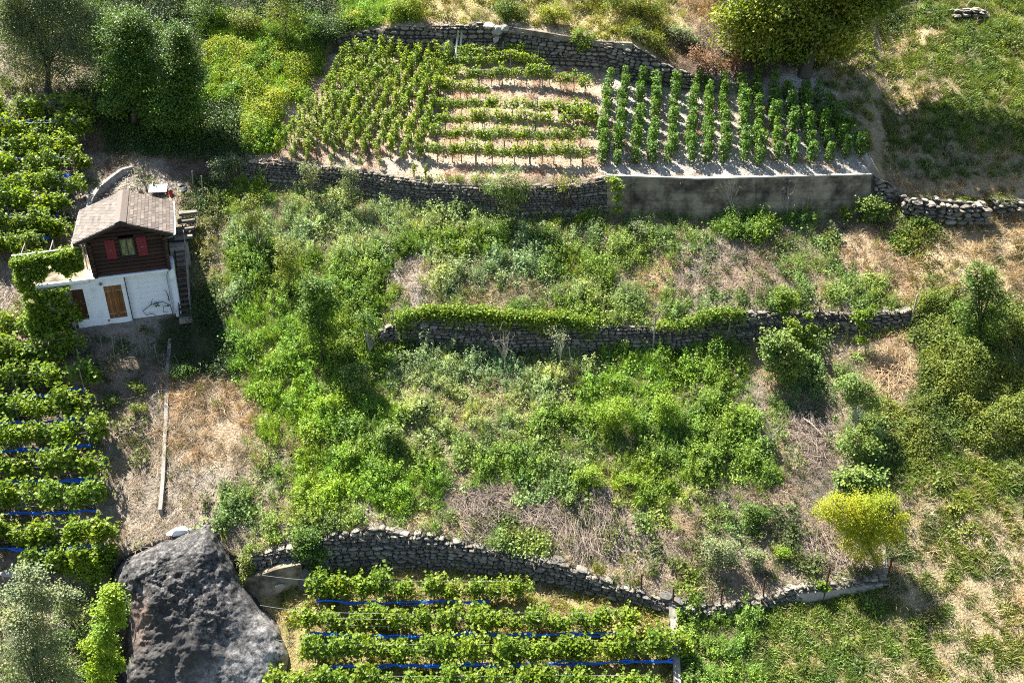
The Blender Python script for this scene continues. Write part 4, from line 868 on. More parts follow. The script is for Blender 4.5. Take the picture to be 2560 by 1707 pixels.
# ---------------------------------------------------------------- vines
def strand(m, a, c, n=4, w=.05, r_=.012):
    a = np.array(a, float); c = np.array(c, float); P = [a + (c - a) * t + RNG.normal(0, w, 3) * math.sin(t * 3.14) for t in np.linspace(0, 1, n)]; m.tube(P, np.linspace(r_, r_ * .4, n), 4)
def vine_proto(kind, i):
    t, l = MB(), MB()
    if kind == 'stake':       # young vine tied up a stake
        t.tube([(0, 0, -.1), (.03, .02, .25), (-.02, 0, .5)], [.03, .025, .02], 5)
        for k in range(4): strand(t, (0, 0, .42), (RNG.normal() * .16, RNG.normal() * .12, RNG.uniform(.8, 1.25)))
        for k in range(6):
            c = RNG.normal(size=2) * (.07, .07); z = RNG.uniform(.3, .95); n = 34; q = RNG.random(n)
            l.leaves(np.stack([c[0] + RNG.normal(size=n) * .06, c[1] + RNG.normal(size=n) * .06, z + q * .5 - .12], 1), .095, .95, .45)
    elif kind == 'pole':      # dense upright column of leaves
        t.tube([(0, 0, -.1), (0, .02, .3), (0, 0, 1.25)], [.028, .022, .012], 5)
        n = 330; z = RNG.uniform(.16, 1.42, n); rr = .27 * (1 - .35 * np.abs((z - .7) / .7)) * np.sqrt(RNG.random(n)) * 1.25; a = RNG.random(n) * 6.283
        l.leaves(np.stack([rr * np.cos(a) * 1.05, rr * np.sin(a), z], 1), .125, .95, .4, np.stack([np.cos(a), np.sin(a), 0 * a], 1) * .6)
    elif kind == 'wire':      # trellised vine: bare trunk, two arms, shoots
        t.tube([(0, 0, -.1), (.03, 0, .3), (0, 0, .55)], [.028, .024, .02], 5); t.tube([(-.42, 0, .62), (-.2, 0, .58), (0, 0, .54), (.2, 0, .58), (.42, 0, .6)], .014, 4)
        for k in range(6):
            x = RNG.uniform(-.42, .42); z1 = RNG.uniform(.85, 1.25); strand(t, (x, 0, .58), (x + RNG.normal() * .08, RNG.normal() * .06, z1), r_=.008)
            n = 40; q = RNG.random(n); l.leaves(np.stack([x + RNG.normal(size=n) * .10, RNG.normal(size=n) * .09, .5 + q * (z1 - .5)], 1), .115, .95, .4)
    else:                     # lush hedge vine over the rolled nets
        t.tube([(0, 0, -.1), (.04, .02, .35), (0, 0, .7)], [.032, .026, .02], 5)
        for k in range(9):
            x = RNG.uniform(-.5, .5); zt = RNG.uniform(1.05, 1.7) ; y = RNG.normal() * .1; strand(t, (x * .3, 0, .65), (x, y, zt), r_=.01); n = 46
            q = RNG.random(n); l.leaves(np.stack([x + RNG.normal(size=n) * .11, y + RNG.normal(size=n) * .16 + .1, .58 + q * (zt - .5)], 1), .155, .95, .35, np.array([[0, -.3, .2]]))
        n = 20; x0 = RNG.uniform(-.4, .4); l.leaves(np.stack([x0 + RNG.normal(size=n) * .05, RNG.normal(size=n) * .08 - .12, np.linspace(1.0, 1.75, n)], 1), .11, .95, .3)
    return t.mesh("trunk", MT['bark']), l.mesh("foliage", LF[dict(stake='vinet', pole='vined', wire='vinet', net='vine')[kind]])
ORD = ["first", "second", "third", "fourth", "fifth", "sixth", "seventh", "eighth", "ninth", "tenth", "eleventh", "twelfth", "thirteenth", "fourteenth", "fifteenth", "sixteenth", "seventeenth", "eighteenth", "nineteenth", "twentieth"]
VP = {k: [vine_proto(k, i) for i in range(n)] for k, n in (('stake', 7), ('pole', 6), ('wire', 6), ('net', 8))}
def vine(kind, name, x, y, label, group, rz=None, sc=1, st=(1, 1, 1)):
    tm, lm = random.choice(VP[kind]); r = thing(name, at(x, y), label, "grapevine", group)
    r.rotation_euler = (RNG.normal() * .04, RNG.normal() * .04, RNG.uniform(-3.14, 3.14) if rz is None else rz + random.choice((0, math.pi)))
    r.scale = (sc * st[0], sc * st[1], sc * st[2]); link("trunk", tm, r); link("foliage", lm, r); return r
# staked vines of the upper left block
nc_, nr_ = 11, 18
for i in range(nc_):
    u = i / (nc_ - 1); B_ = (703 + u * (1045 - 703), 392 + 12 * u); T_ = (888 + u * (1122 - 888), 150 + 8 * u)
    for j in range(nr_):
        t = (j / (nr_ - 1)) ** .93; x = B_[0] + (T_[0] - B_[0]) * t + random.gauss(0, 1.6); y = B_[1] + (T_[1] - B_[1]) * t + random.gauss(0, 1.2)
        if random.random() < .03: continue
        vine('stake', "staked_grapevine", x, y, "staked vine in line %s from the bramble, %s up from the dark wall" % (ORD[i], ORD[j]), "staked vines of the upper block beside the bramble", sc=random.uniform(.85, 1.3))
# front edge vines hanging at the wall
for i, (x, y) in enumerate(((730, 408), (770, 412), (830, 420), (905, 424), (950, 428), (1035, 440), (1065, 446))):
    vine('stake', "edge_grapevine", x, y, "low vine on the edge of the dark stone wall, %s from the red stake" % ORD[i], "low vines along the dark wall's edge", sc=random.uniform(.6, .85))
BX = [1504, 1543, 1587, 1629, 1676, 1722, 1764, 1810, 1857, 1896, 1940, 1982, 2026, 2070, 2112, 2146]; TX = [1520, 1562, 1605, 1643, 1688, 1732, 1768, 1810, 1853, 1891, 1932, 1968, 2004, 2042, 2072, 2098]
for i in range(16):
    yb = 412 if i < 13 else 412 - (i - 12) * 5; yt_ = 228 + (i > 3) * 6 + max(0, i - 8) * 4 + (max(0, i - 12) * 16); n = max(4, int((yb - yt_) / 21.5))
    for j in range(n):
        t = (j / (n - 1)); x = BX[i] + (TX[i] - BX[i]) * t + random.gauss(0, 2.5); y = yb + (yt_ - yb) * t + random.gauss(0, 1.5)
        vine('pole', "pole_grapevine", x, y, "leafy pole vine, column %s from the gravel path, %s up from the concrete wall" % (ORD[i], ORD[j]), "pole trained vines above the concrete wall", sc=random.uniform(.85, 1.1), st=(random.uniform(.8, 1.15), random.uniform(.8, 1.15), random.uniform(.7, 1.2)))
rows_mid = [([(1060, 404), (1250, 410), (1455, 415)], 13, "lowest"), ([(1095, 366), (1250, 370), (1450, 372)], 12, "second lowest"), ([(1085, 330), (1236, 326), (1466, 328)], 13, "third lowest"), ([(1088, 290), (1260, 292), (1470, 306)], 13, "middle"),
            ([(1102, 250), (1200, 250)], 4, "short"), ([(1140, 214), (1255, 212), (1361, 217), (1462, 236)], 12, "arched"), ([(1140, 186), (1240, 180), (1345, 182)], 8, "second highest"), ([(1170, 162), (1260, 160), (1345, 168)], 6, "highest")]
for pts, n, nm in rows_mid:
    a = at(*pts[0]); c = at(*pts[-1]); rz = math.atan2(c.y - a.y, c.x - a.x)
    for j, (x, y) in enumerate(rowline(pts, n)):
        vine('wire', "trellised_grapevine", x + random.gauss(0, 3), y + random.gauss(0, 1), "trellised vine in the %s row beside the arch, %s from its left end" % (nm, ORD[j]), "trellised vines between the two vineyard blocks", rz, random.uniform(.85, 1.2))
    trellis(pts, "wires and slim posts of the %s row beside the arched bank" % nm, 3 if n < 7 else 4, 1.25, (.58, .95))
def netrow(pts, n, nm, where, netpts=None, posts=4, ext=None, grp="netted vines", sc=1.):
    a = at(*pts[0]); c = at(*pts[-1]); rz = math.atan2(c.y - a.y, c.x - a.x)
    for j, (x, y) in enumerate(rowline(pts, n)):
        vine('net', "netted_grapevine", x + random.gauss(0, 4), y + random.gauss(0, 2), "lush vine %s in the %s row %s" % (ORD[j], nm, where), grp, rz, sc * random.uniform(.85, 1.15))
    trellis(pts, "posts and wires of the %s row %s" % (nm, where), posts, 1.4, (.6, 1.0, 1.35), ext)
    if netpts: net(netpts, "rolled blue bird net under the %s row %s" % (nm, where), seed=len(nm) + n, h=.3)
wh = "below the curved wall"; g = "netted vines below the curved wall"
netrow([(800, 1506), (1000, 1508), (1300, 1508)], 10, "highest", wh, [(795, 1506), (960, 1512), (1225, 1510)], 4, grp=g, ext=(655, 1437))
netrow([(775, 1584), (1100, 1590), (1560, 1584)], 15, "second", wh, [(778, 1588), (950, 1597), (1200, 1593), (1560, 1592)], 4, grp=g, ext=(650, 1512))
netrow([(790, 1664), (1150, 1668), (1690, 1656)], 17, "third", wh, [(830, 1670), (1100, 1672), (1680, 1656)], 5, grp=g, ext=(690, 1598))
netrow([(700, 1742), (1100, 1745), (1620, 1742)], 18, "fourth", wh, None, 5, grp=g)
netrow([(680, 1835), (1100, 1838), (1700, 1838)], 18, "lowest", wh, None, 5, grp=g)
wl2 = "left of the chalet garden"; g2 = "netted vines left of the chalet garden"
LR = [(862, 200, 0), (925, 205, 0), (990, 215, 1), (1058, 222, 1), (1126, 228, 1), (1204, 240, 1), (1283, 245, 1), (1372, 262, 1)]
for k, (y, xr, hn) in enumerate(LR):
    netrow([(-120, y + 8), (60, y + 6), (xr, y)], 7, ORD[k], wl2, [(-120, y + 12), (40, y + 8), (xr + 6, y)] if hn else None, 3, grp=g2, sc=1.2)
wl3 = "on the bank beside the chalet roof"; g3 = "netted vines beside the chalet roof"
UR = [(312, 225, 1), (362, 215, 0), (405, 185, 1), (452, 195, 1), (502, 188, 1), (548, 165, 1), (600, 140, 1), (650, 85, 0)]
for k, (y, xr, hn) in enumerate(UR):
    netrow([(-110, y + 4), (60, y + 2), (xr, y)], 7, ORD[k], wl3, [(-110, y + 6), (30, y + 5), (xr - 10, y + 2)] if hn else None, 3, grp=g3, sc=1.1)
netrow([(90, 1440), (190, 1432), (290, 1425)], 4, "single", "behind the boulder's left shoulder", None, 2, grp="vines behind the boulder")
for p, q, nm in (((175, 575), (195, 640), "nearest the roof"), ((130, 590), (150, 640), "next to the bare patch")):
    vine('net', "netted_grapevine", q[0], q[1] - 30, "loose vine between pergola and roof, %s" % nm, "loose vines by the pergola", sc=.8)
# ---------------------------------------------------------------- trees, shrubs, thickets
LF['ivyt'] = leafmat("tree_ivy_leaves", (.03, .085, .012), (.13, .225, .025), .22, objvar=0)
def tree(name, label, cat, base, blobs, n, ls, mat, dY=0, bark='bark', tr=.12, spread=.75, asp=.75, limbs=14, group=None, up=.4, droop=0, multi=1, flat=.75, clump=.28, top=None, depth=.8, part="crown", per=14):
    """blobs: (px, py, radius px) of the crown in the photograph, set at the base's distance (plus dY); depth follows each radius"""
    B_ = at(*base, -.05); root = thing(name, B_, label, cat, group); m = MB(); ends = []
    C = []; S = []; tot = sum(b[2] ** 2 for b in blobs)
    for bx_, by_, br_ in blobs:
        gy = float(ground(bx_, by_, False)[1]); Yc = min(B_.y + dY, gy - .25)
        p = atY(bx_, by_, Yc); r_ = br_ / (F / (Yc * CP - p.z * SP)); k = max(1, int(n * br_ ** 2 / tot / per))
        d = RNG.normal(size=(k, 3)); d /= np.linalg.norm(d, axis=1)[:, None]; rr = RNG.random(k) ** (1 / 2.2)
        rr = rr * np.where(RNG.random(k) < .22, RNG.uniform(1.05, 1.45, k), .9); c = np.array(p - B_) + d * rr[:, None] * r_ * (1, depth, flat / .75) * .92
        C.append(c); S.append(np.full(k, r_)); ends.append((np.array(p - B_), r_))
    C = np.concatenate(C); S = np.concatenate(S)
    q = np.repeat(C, per, 0) + RNG.normal(size=(len(C) * per, 3)) * np.minimum(clump, np.repeat(S, per) * .4)[:, None] * (1, 1, .55)
    cen = np.mean([e[0] for e in ends], axis=0); out = q - cen; out /= np.linalg.norm(out, axis=1)[:, None] + .01
    gz = ground_below(q + np.array(B_)); kp = q[:, 2] + B_.z > gz - .05; q = q[kp]; out = out[kp]; cl = np.repeat(RNG.random(len(C)), per)[kp]
    m.leaves(q, ls, asp, up, out * .5, .25, droop); m.a[-1] = np.clip(m.a[-1] * .5 + np.repeat(cl, 4) * .75 - .15, 0, 1); m.build(part, mat if not isinstance(mat, str) else LF[mat], root)
    t = MB(); hub = cen * np.array((.75, .75, .55)); hub[2] = max(hub[2], .2)
    for s_ in range(multi):
        o = np.array((RNG.normal() * .15, RNG.normal() * .1, 0)) if multi > 1 else np.zeros(3); h2 = hub + (RNG.normal(0, .25, 3) if multi > 1 else 0)
        t.tube([o, o * .8 + h2 * .5 + RNG.normal(0, .04, 3), h2], [tr, tr * .8, tr * .6], 8)
        for k in range(limbs // multi):
            e, r_ = ends[(k + s_) % len(ends)]; e = e + RNG.normal(0, .45, 3) * r_; mid = (h2 + e) / 2 + RNG.normal(0, .12, 3) * r_; t.tube([h2 * RNG.uniform(.7, 1), mid, e], [tr * .3, tr * .2, tr * .08], 5)
    t.build("trunk", MT[bark], root, True); return root
def ground_below(P):
    """terrain height under world points, by walking the pixel map"""
    P = np.asarray(P, float); z = P[:, 2].copy()
    for _ in range(14):
        fw = P[:, 1] * CP - z * SP; dn = -(P[:, 1] * SP + z * CP); px = 1280 + F * P[:, 0] / fw; py = np.clip(853.5 + F * dn / fw, -290, 2040)
        Yg, Zg, _s = yz(px, py); s_ = .62; z = z + .8 * ((Zg + (P[:, 1] - Yg) * s_) - z)
    return z
def thicket(name, label, cat, poly, h, n, ls, mat, seed=0, kind=None, asp=.75, lump=90, group=None, part=None):
    """a mass of foliage lying on the slope inside a photo polygon"""
    a = np.array(poly, float); lo, hi = a.min(0), a.max(0); rg = np.random.default_rng(seed)
    P = rg.uniform(lo, hi, (n * 4, 2)); x, y = P.T; ins = np.zeros(len(P), bool); j = len(a) - 1
    dist = np.full(len(P), 1e9)
    for i in range(len(a)):
        (x1, y1), (x2, y2) = a[i], a[j]; c = ((y1 > y) != (y2 > y)) & (x < (x2 - x1) * (y - y1) / (y2 - y1 + 1e-9) + x1); ins ^= c
        d = a[j] - a[i]; t = np.clip(((P - a[i]) @ d) / (d @ d + 1e-9), 0, 1); dist = np.minimum(dist, np.linalg.norm(P - a[i] - t[:, None] * d, axis=1)); j = i
    keep = ins & (RNG.random(len(P)) < np.clip(dist / 14, .25, 1)); P = P[keep][:n]; dist = dist[keep][:n]; G = ground(P[:, 0], P[:, 1])
    lum = fbm(P[:, 0], P[:, 1] * 1.5, lump, 300 + seed, 3); H = h * np.clip(dist / 38, .15, 1) ** .5 * np.clip((lum - .25) * 2.4, .12, 1.5)
    q = rg.random(len(P)) ** .45; G = G + np.stack([0 * H, -.15 * H, H * q], 1) + rg.normal(0, .06, (len(P), 3))
    o0 = Vector(G.mean(0)); root = thing(name, o0, label, cat, group); m = MB(); m.leaves(G - np.array(o0), ls, asp, .5); m.build(part or "foliage", LF[mat] if isinstance(mat, str) else mat, root)
    t = MB()
    for k in rg.integers(0, len(P), 40): b_ = G[k] - np.array(o0); t.tube([b_ - (0, 0, H[k] + .1), b_ + rg.normal(0, .1, 3) - (0, 0, .1)], [.02, .008], 4)
    tag(t.build("stems", MT['bark'], root), kind="stuff"); return root
def bare(name, label, base, tip, n=14, mat='barkp', spread=.35, r_=.03, cat="sapling", leaf=None, nl=0):
    B_ = at(*base, -.05); T_ = atY(*tip, B_.y); root = thing(name, B_, label, cat); v = np.array(T_ - B_); m = MB(); fk = v * .45; m.tube([(0, 0, 0), fk * .5 + RNG.normal(0, .02, 3), fk], [r_, r_ * .85, r_ * .7], 6); E_ = []
    for k in range(n):
        a = fk * RNG.uniform(.7, 1.05); e = v * RNG.uniform(.7, 1.08) + RNG.normal(0, spread, 3) * np.linalg.norm(v) * (.5, .35, .15); mid = (a + e) / 2 + RNG.normal(0, .04, 3); m.tube([a, mid, e], [r_ * .5, r_ * .35, r_ * .12], 4); E_.append(e)
        for q in range(3): s_ = mid + (e - mid) * RNG.random(); e2 = s_ + RNG.normal(0, .14, 3) + v * .1; m.tube([s_, e2], [r_ * .25, r_ * .1], 3); E_.append(e2)
    m.build("branches", MT[mat], root)
    if leaf: l = MB(); E_ = np.array(E_); l.leaves(E_[RNG.integers(0, len(E_), nl)] + RNG.normal(0, .07, (nl, 3)), .09, .7, .4); l.build("leaves", LF[leaf], root)
    return root
# behind the chalet and along the top
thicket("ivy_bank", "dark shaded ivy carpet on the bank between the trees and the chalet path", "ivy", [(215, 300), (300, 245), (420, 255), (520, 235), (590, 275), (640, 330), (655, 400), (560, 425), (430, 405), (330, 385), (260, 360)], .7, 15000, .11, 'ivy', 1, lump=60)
thicket("bramble_bank", "sunlit yellow green bramble bank left of the staked vines", "bramble", [(505, 120), (540, 90), (640, 78), (740, 92), (812, 118), (825, 165), (770, 235), (712, 300), (690, 345), (655, 395), (610, 385), (600, 330), (592, 275), (520, 262), (500, 190)], 1.25, 22000, .10, 'bramble', 2, lump=70)
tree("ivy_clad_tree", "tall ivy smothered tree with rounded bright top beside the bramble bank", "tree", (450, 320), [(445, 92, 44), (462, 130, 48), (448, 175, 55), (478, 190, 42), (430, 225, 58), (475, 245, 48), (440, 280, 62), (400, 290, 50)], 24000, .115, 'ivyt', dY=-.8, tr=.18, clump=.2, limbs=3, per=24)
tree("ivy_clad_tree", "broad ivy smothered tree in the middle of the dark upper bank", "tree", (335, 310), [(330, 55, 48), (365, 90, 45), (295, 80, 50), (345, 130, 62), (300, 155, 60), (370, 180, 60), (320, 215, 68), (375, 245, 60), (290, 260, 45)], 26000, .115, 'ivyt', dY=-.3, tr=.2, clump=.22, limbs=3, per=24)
tree("shaggy_shrub", "dark shaggy shrub filling the gap at the top beside the broad ivy tree", "shrub", (255, 190), [(255, 40, 48), (235, 95, 40), (270, 140, 40), (215, 20, 40)], 5000, .1, 'green', tr=.1)
tree("locust_tree", "airy grey green tree with several dark stems in the upper corner", "tree", (120, 232), [(60, 40, 62), (130, 20, 62), (190, 55, 58), (30, 105, 50), (95, 95, 52), (165, 115, 55), (215, 140, 42), (110, 160, 52), (45, 165, 42), (160, 185, 36), (150, -60, 80), (40, -60, 80), (225, 60, 35), (75, 75, 50), (190, 120, 40), (20, 30, 50), (100, 200, 30), (30, 30, 60), (110, -10, 60), (180, 20, 50)], 40000, .11, 'grey', tr=.12, multi=4, limbs=28, clump=.3)
for nm, lab, base, bl, n, mt in (
  ("rounded_shrub", "bright rounded shrub at the top between ivy tree and brown stems", (520, 85), [(500, 20, 40), (540, 35, 38), (565, 62, 34), (520, 60, 34), (520, -20, 40)], 4200, 'green'),
  ("rounded_shrub", "olive bush just above the bramble bank", (612, 88), [(590, 45, 32), (625, 50, 36), (640, 72, 28), (600, 75, 26)], 3200, 'olive'),
  ("stemmy_shrub", "tall brown stemmed shrub standing above the bramble bank", (712, 112), [(690, 20, 42), (725, 5, 42), (740, 55, 36), (695, 60, 36), (715, 88, 26), (700, -40, 50)], 4200, 'olive'),
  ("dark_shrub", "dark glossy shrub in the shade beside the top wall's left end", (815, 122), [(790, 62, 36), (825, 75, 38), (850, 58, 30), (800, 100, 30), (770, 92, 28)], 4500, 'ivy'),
  ("wall_top_shrub", "bright bush leaning over the left part of the uppermost wall", (895, 62), [(880, 48, 24), (905, 42, 24), (865, 62, 18), (925, 58, 18)], 2600, 'bramble'),
  ("wall_top_shrub", "large vivid bush above the uppermost wall, left of the drain pipes", (1020, 55), [(990, 18, 30), (1025, 22, 32), (1050, 38, 24), (1000, 42, 26), (1030, -10, 28), (965, 50, 16)], 3600, 'bramble'),
  ("wall_top_shrub", "green bush directly above the broken white slab", (1268, 52), [(1255, 20, 22), (1280, 25, 24), (1300, 40, 18), (1262, 42, 18), (1275, 0, 20)], 2200, 'green'),
  ("wall_top_shrub", "yellow green bush above the sloping concrete capping", (1385, 60), [(1362, 30, 20), (1395, 25, 22), (1410, 42, 18), (1375, 48, 16)], 2000, 'bramble'),
  ("wall_top_shrub", "trailing leafy vine spilling over the capping's lower end", (1455, 104), [(1440, 95, 20), (1465, 108, 20), (1478, 92, 16), (1448, 78, 18), (1452, 122, 10)], 1900, 'vine'),
  ("dark_shrub", "olive brown thicket at the top left of the big tree", (1610, 48), [(1560, 12, 34), (1600, 5, 36), (1640, 20, 30), (1590, 35, 22), (1530, 0, 30)], 4200, 'olive'),
  ("wall_top_shrub", "mixed scrub at the stepped end of the capping", (1600, 104), [(1585, 80, 18), (1610, 85, 18), (1640, 95, 20), (1625, 108, 14)], 1500, 'olive'),
  ("weeping_broom", "soft silvery broom tuft beside the reddish bank", (1705, 112), [(1690, 78, 22), (1712, 85, 24), (1730, 100, 18)], 1800, 'grey'),
  ("withered_shrub", "withered reddish brown shrub on the bank above the steps of the wall", (1790, 190), [(1735, 135, 24), (1770, 150, 30), (1810, 170, 26), (1755, 175, 22), (1840, 150, 22)], 2600, 'redb')):
    tree(nm, lab, "shrub", base, bl, n, .095, mt, tr=.05, clump=.16)
tree("walnut_tree", "huge spreading tree overhanging the pole vines at the top", "tree", (2010, 190), [(1850, 55, 58), (1845, 100, 42), (1872, 130, 32), (1900, 30, 70), (1935, 95, 60), (1985, 60, 75), (2010, 110, 55), (1965, 130, 40), (2060, 95, 58), (2045, 40, 75), (2110, 70, 55), (2140, 30, 60), (2190, 15, 50), (1830, 15, 50), (2095, 120, 35), (1930, -50, 90), (2050, -70, 100), (2150, -60, 80), (2000, -170, 110), (2120, -180, 100), (1900, -140, 80), (2230, -20, 45), (1900, 90, 60), (2080, 60, 60), (1870, 20, 60), (2000, 130, 35)] + [(2240, -110, 70), (2260, -190, 80), (2180, -260, 90), (2330, -170, 85), (2150, -20, 60), (2200, -70, 65), (2250, -130, 80), (2100, -30, 80), (2390, -240, 90), (2300, -290, 90)], 62000, .19, 'mid', dY=.5, tr=.42, limbs=34, clump=.46, depth=1.2, per=60)
# over the netted vines and right of the terraces
tree("pasture_tree", "dark slender tree rising above the thicket at the tan slope", "tree", (2455, 868), [(2440, 668, 24), (2475, 690, 30), (2430, 705, 30), (2455, 730, 44), (2500, 745, 30), (2425, 770, 40), (2480, 785, 42), (2445, 820, 42), (2490, 835, 30), (2420, 840, 22)], 7500, .11, 'green', tr=.14, clump=.17)
tree("pasture_shrub", "browning shrub beside the dark slender tree", "shrub", (2535, 850), [(2520, 780, 26), (2545, 800, 30), (2550, 840, 30), (2580, 800, 40)], 2600, .1, 'olive', tr=.06, clump=.17)
thicket("bramble_thicket", "wide tangled bramble thicket tumbling down beside the terraces", "bramble", [(2298, 835), (2350, 800), (2420, 812), (2470, 870), (2560, 930), (2750, 1000), (2750, 1190), (2560, 1150), (2450, 1140), (2380, 1110), (2320, 1080), (2296, 1010), (2286, 900)], 1.5, 24000, .10, 'olive', 4, lump=100)
thicket("bramble_thicket", "rough low scrub between the fig bush and the large thicket", "bramble", [(2140, 1000), (2210, 985), (2300, 1050), (2330, 1120), (2270, 1160), (2190, 1150), (2130, 1090)], .7, 6500, .09, 'olive', 5, lump=60)
thicket("bramble_thicket", "green bramble running from the round bush down the pasture edge", "bramble", [(2170, 560), (2230, 545), (2330, 555), (2345, 575), (2300, 600), (2280, 645), (2250, 655), (2215, 620)], .7, 3800, .095, 'green', 6, lump=50)
thicket("bramble_thicket", "ochre green scrub below the leaning post at the middle wall's end", "bramble", [(2290, 740), (2380, 720), (2420, 790), (2400, 850), (2310, 830), (2270, 790)], .8, 5000, .09, 'olive', 7, lump=50)
thicket("wall_ivy", "ivy clump swallowing the ruined wall at the tan slope", "ivy", [(2345, 500), (2400, 485), (2450, 498), (2460, 540), (2430, 572), (2370, 570), (2340, 545)], .7, 3600, .09, 'olive', 8, lump=40)
tree("wispy_shrub", "wispy pale green shrub on the last stones of the ruined wall", "shrub", (2505, 530), [(2490, 500, 20), (2512, 505, 22), (2500, 520, 16)], 1000, .07, 'olive', tr=.03, clump=.12)
tree("yellow_tree", "yellow leaved tree drooping over the terrace corner by the pasture", "tree", (2165, 1352), [(2065, 1275, 34), (2100, 1290, 42), (2140, 1262, 40), (2185, 1262, 40), (2225, 1255, 32), (2150, 1305, 46), (2200, 1310, 40), (2235, 1325, 26), (2160, 1350, 34), (2120, 1330, 30), (2185, 1375, 24), (2255, 1300, 22), (2090, 1250, 26), (2175, 1335, 34), (2215, 1355, 22), (2150, 1385, 24), (2120, 1360, 26), (2195, 1395, 20), (2245, 1340, 18)], 16000, .09, 'yellow', dY=-.9, tr=.09, limbs=26, clump=.16, droop=.4, asp=.5)
tree("fig_bush", "broad leaved fig bush directly behind the yellow tree", "shrub", (2140, 1262), [(2110, 1195, 30), (2150, 1190, 34), (2185, 1205, 32), (2125, 1222, 28), (2165, 1225, 28)], 2200, .15, 'fig', tr=.07, clump=.18, asp=.9)
tree("bare_stemmed_tree", "small tree with pale bare forked stems below the dry bank", "tree", (2145, 1092), [(2105, 965, 26), (2140, 960, 32), (2170, 985, 34), (2130, 995, 32), (2185, 1010, 26)], 3000, .11, 'fig', tr=.06, bark='barkp', limbs=18, clump=.16, multi=3)
tree("young_tree", "loose leafed young tree between brush pile and scrub", "tree", (2160, 1170), [(2110, 1110, 28), (2150, 1105, 34), (2185, 1120, 30), (2145, 1140, 28), (2130, 1085, 20)], 2300, .11, 'fig', tr=.05, clump=.16)
tree("fig_bush", "large dark fig bush below the middle wall's vine clumps", "shrub", (1955, 962), [(1925, 855, 26), (1960, 845, 28), (1935, 885, 34), (1975, 880, 34), (1945, 920, 34), (1985, 915, 24), (1960, 945, 22), (2005, 890, 18)], 4200, .13, 'fig', tr=.08, clump=.17, asp=.9)
tree("round_bush", "round grey green bush at the foot of the concrete wall's end", "shrub", (2178, 560), [(2160, 515, 26), (2185, 510, 26), (2205, 520, 20), (2175, 538, 26), (2195, 542, 20)], 2600, .11, 'fig', tr=.06, clump=.14, asp=.9)
tree("young_fruit_tree", "slim tree in front of the dark upper wall, shading the ledge", "tree", (1281, 572), [(1262, 418, 20), (1285, 430, 24), (1255, 452, 32), (1290, 465, 32), (1235, 468, 26), (1318, 462, 18), (1265, 490, 30), (1300, 492, 20), (1215, 470, 14), (1282, 518, 16)], 3600, .10, 'fig', tr=.055, clump=.15, asp=.5, limbs=22)
tree("fruit_tree", "full green fruit tree standing in the weeds left of the middle wall", "tree", (806, 908), [(775, 708, 30), (810, 715, 30), (790, 745, 40), (825, 765, 30), (770, 780, 32), (800, 800, 40), (825, 830, 30), (785, 840, 28), (805, 868, 20)], 6500, .11, 'green', tr=.06, clump=.16)
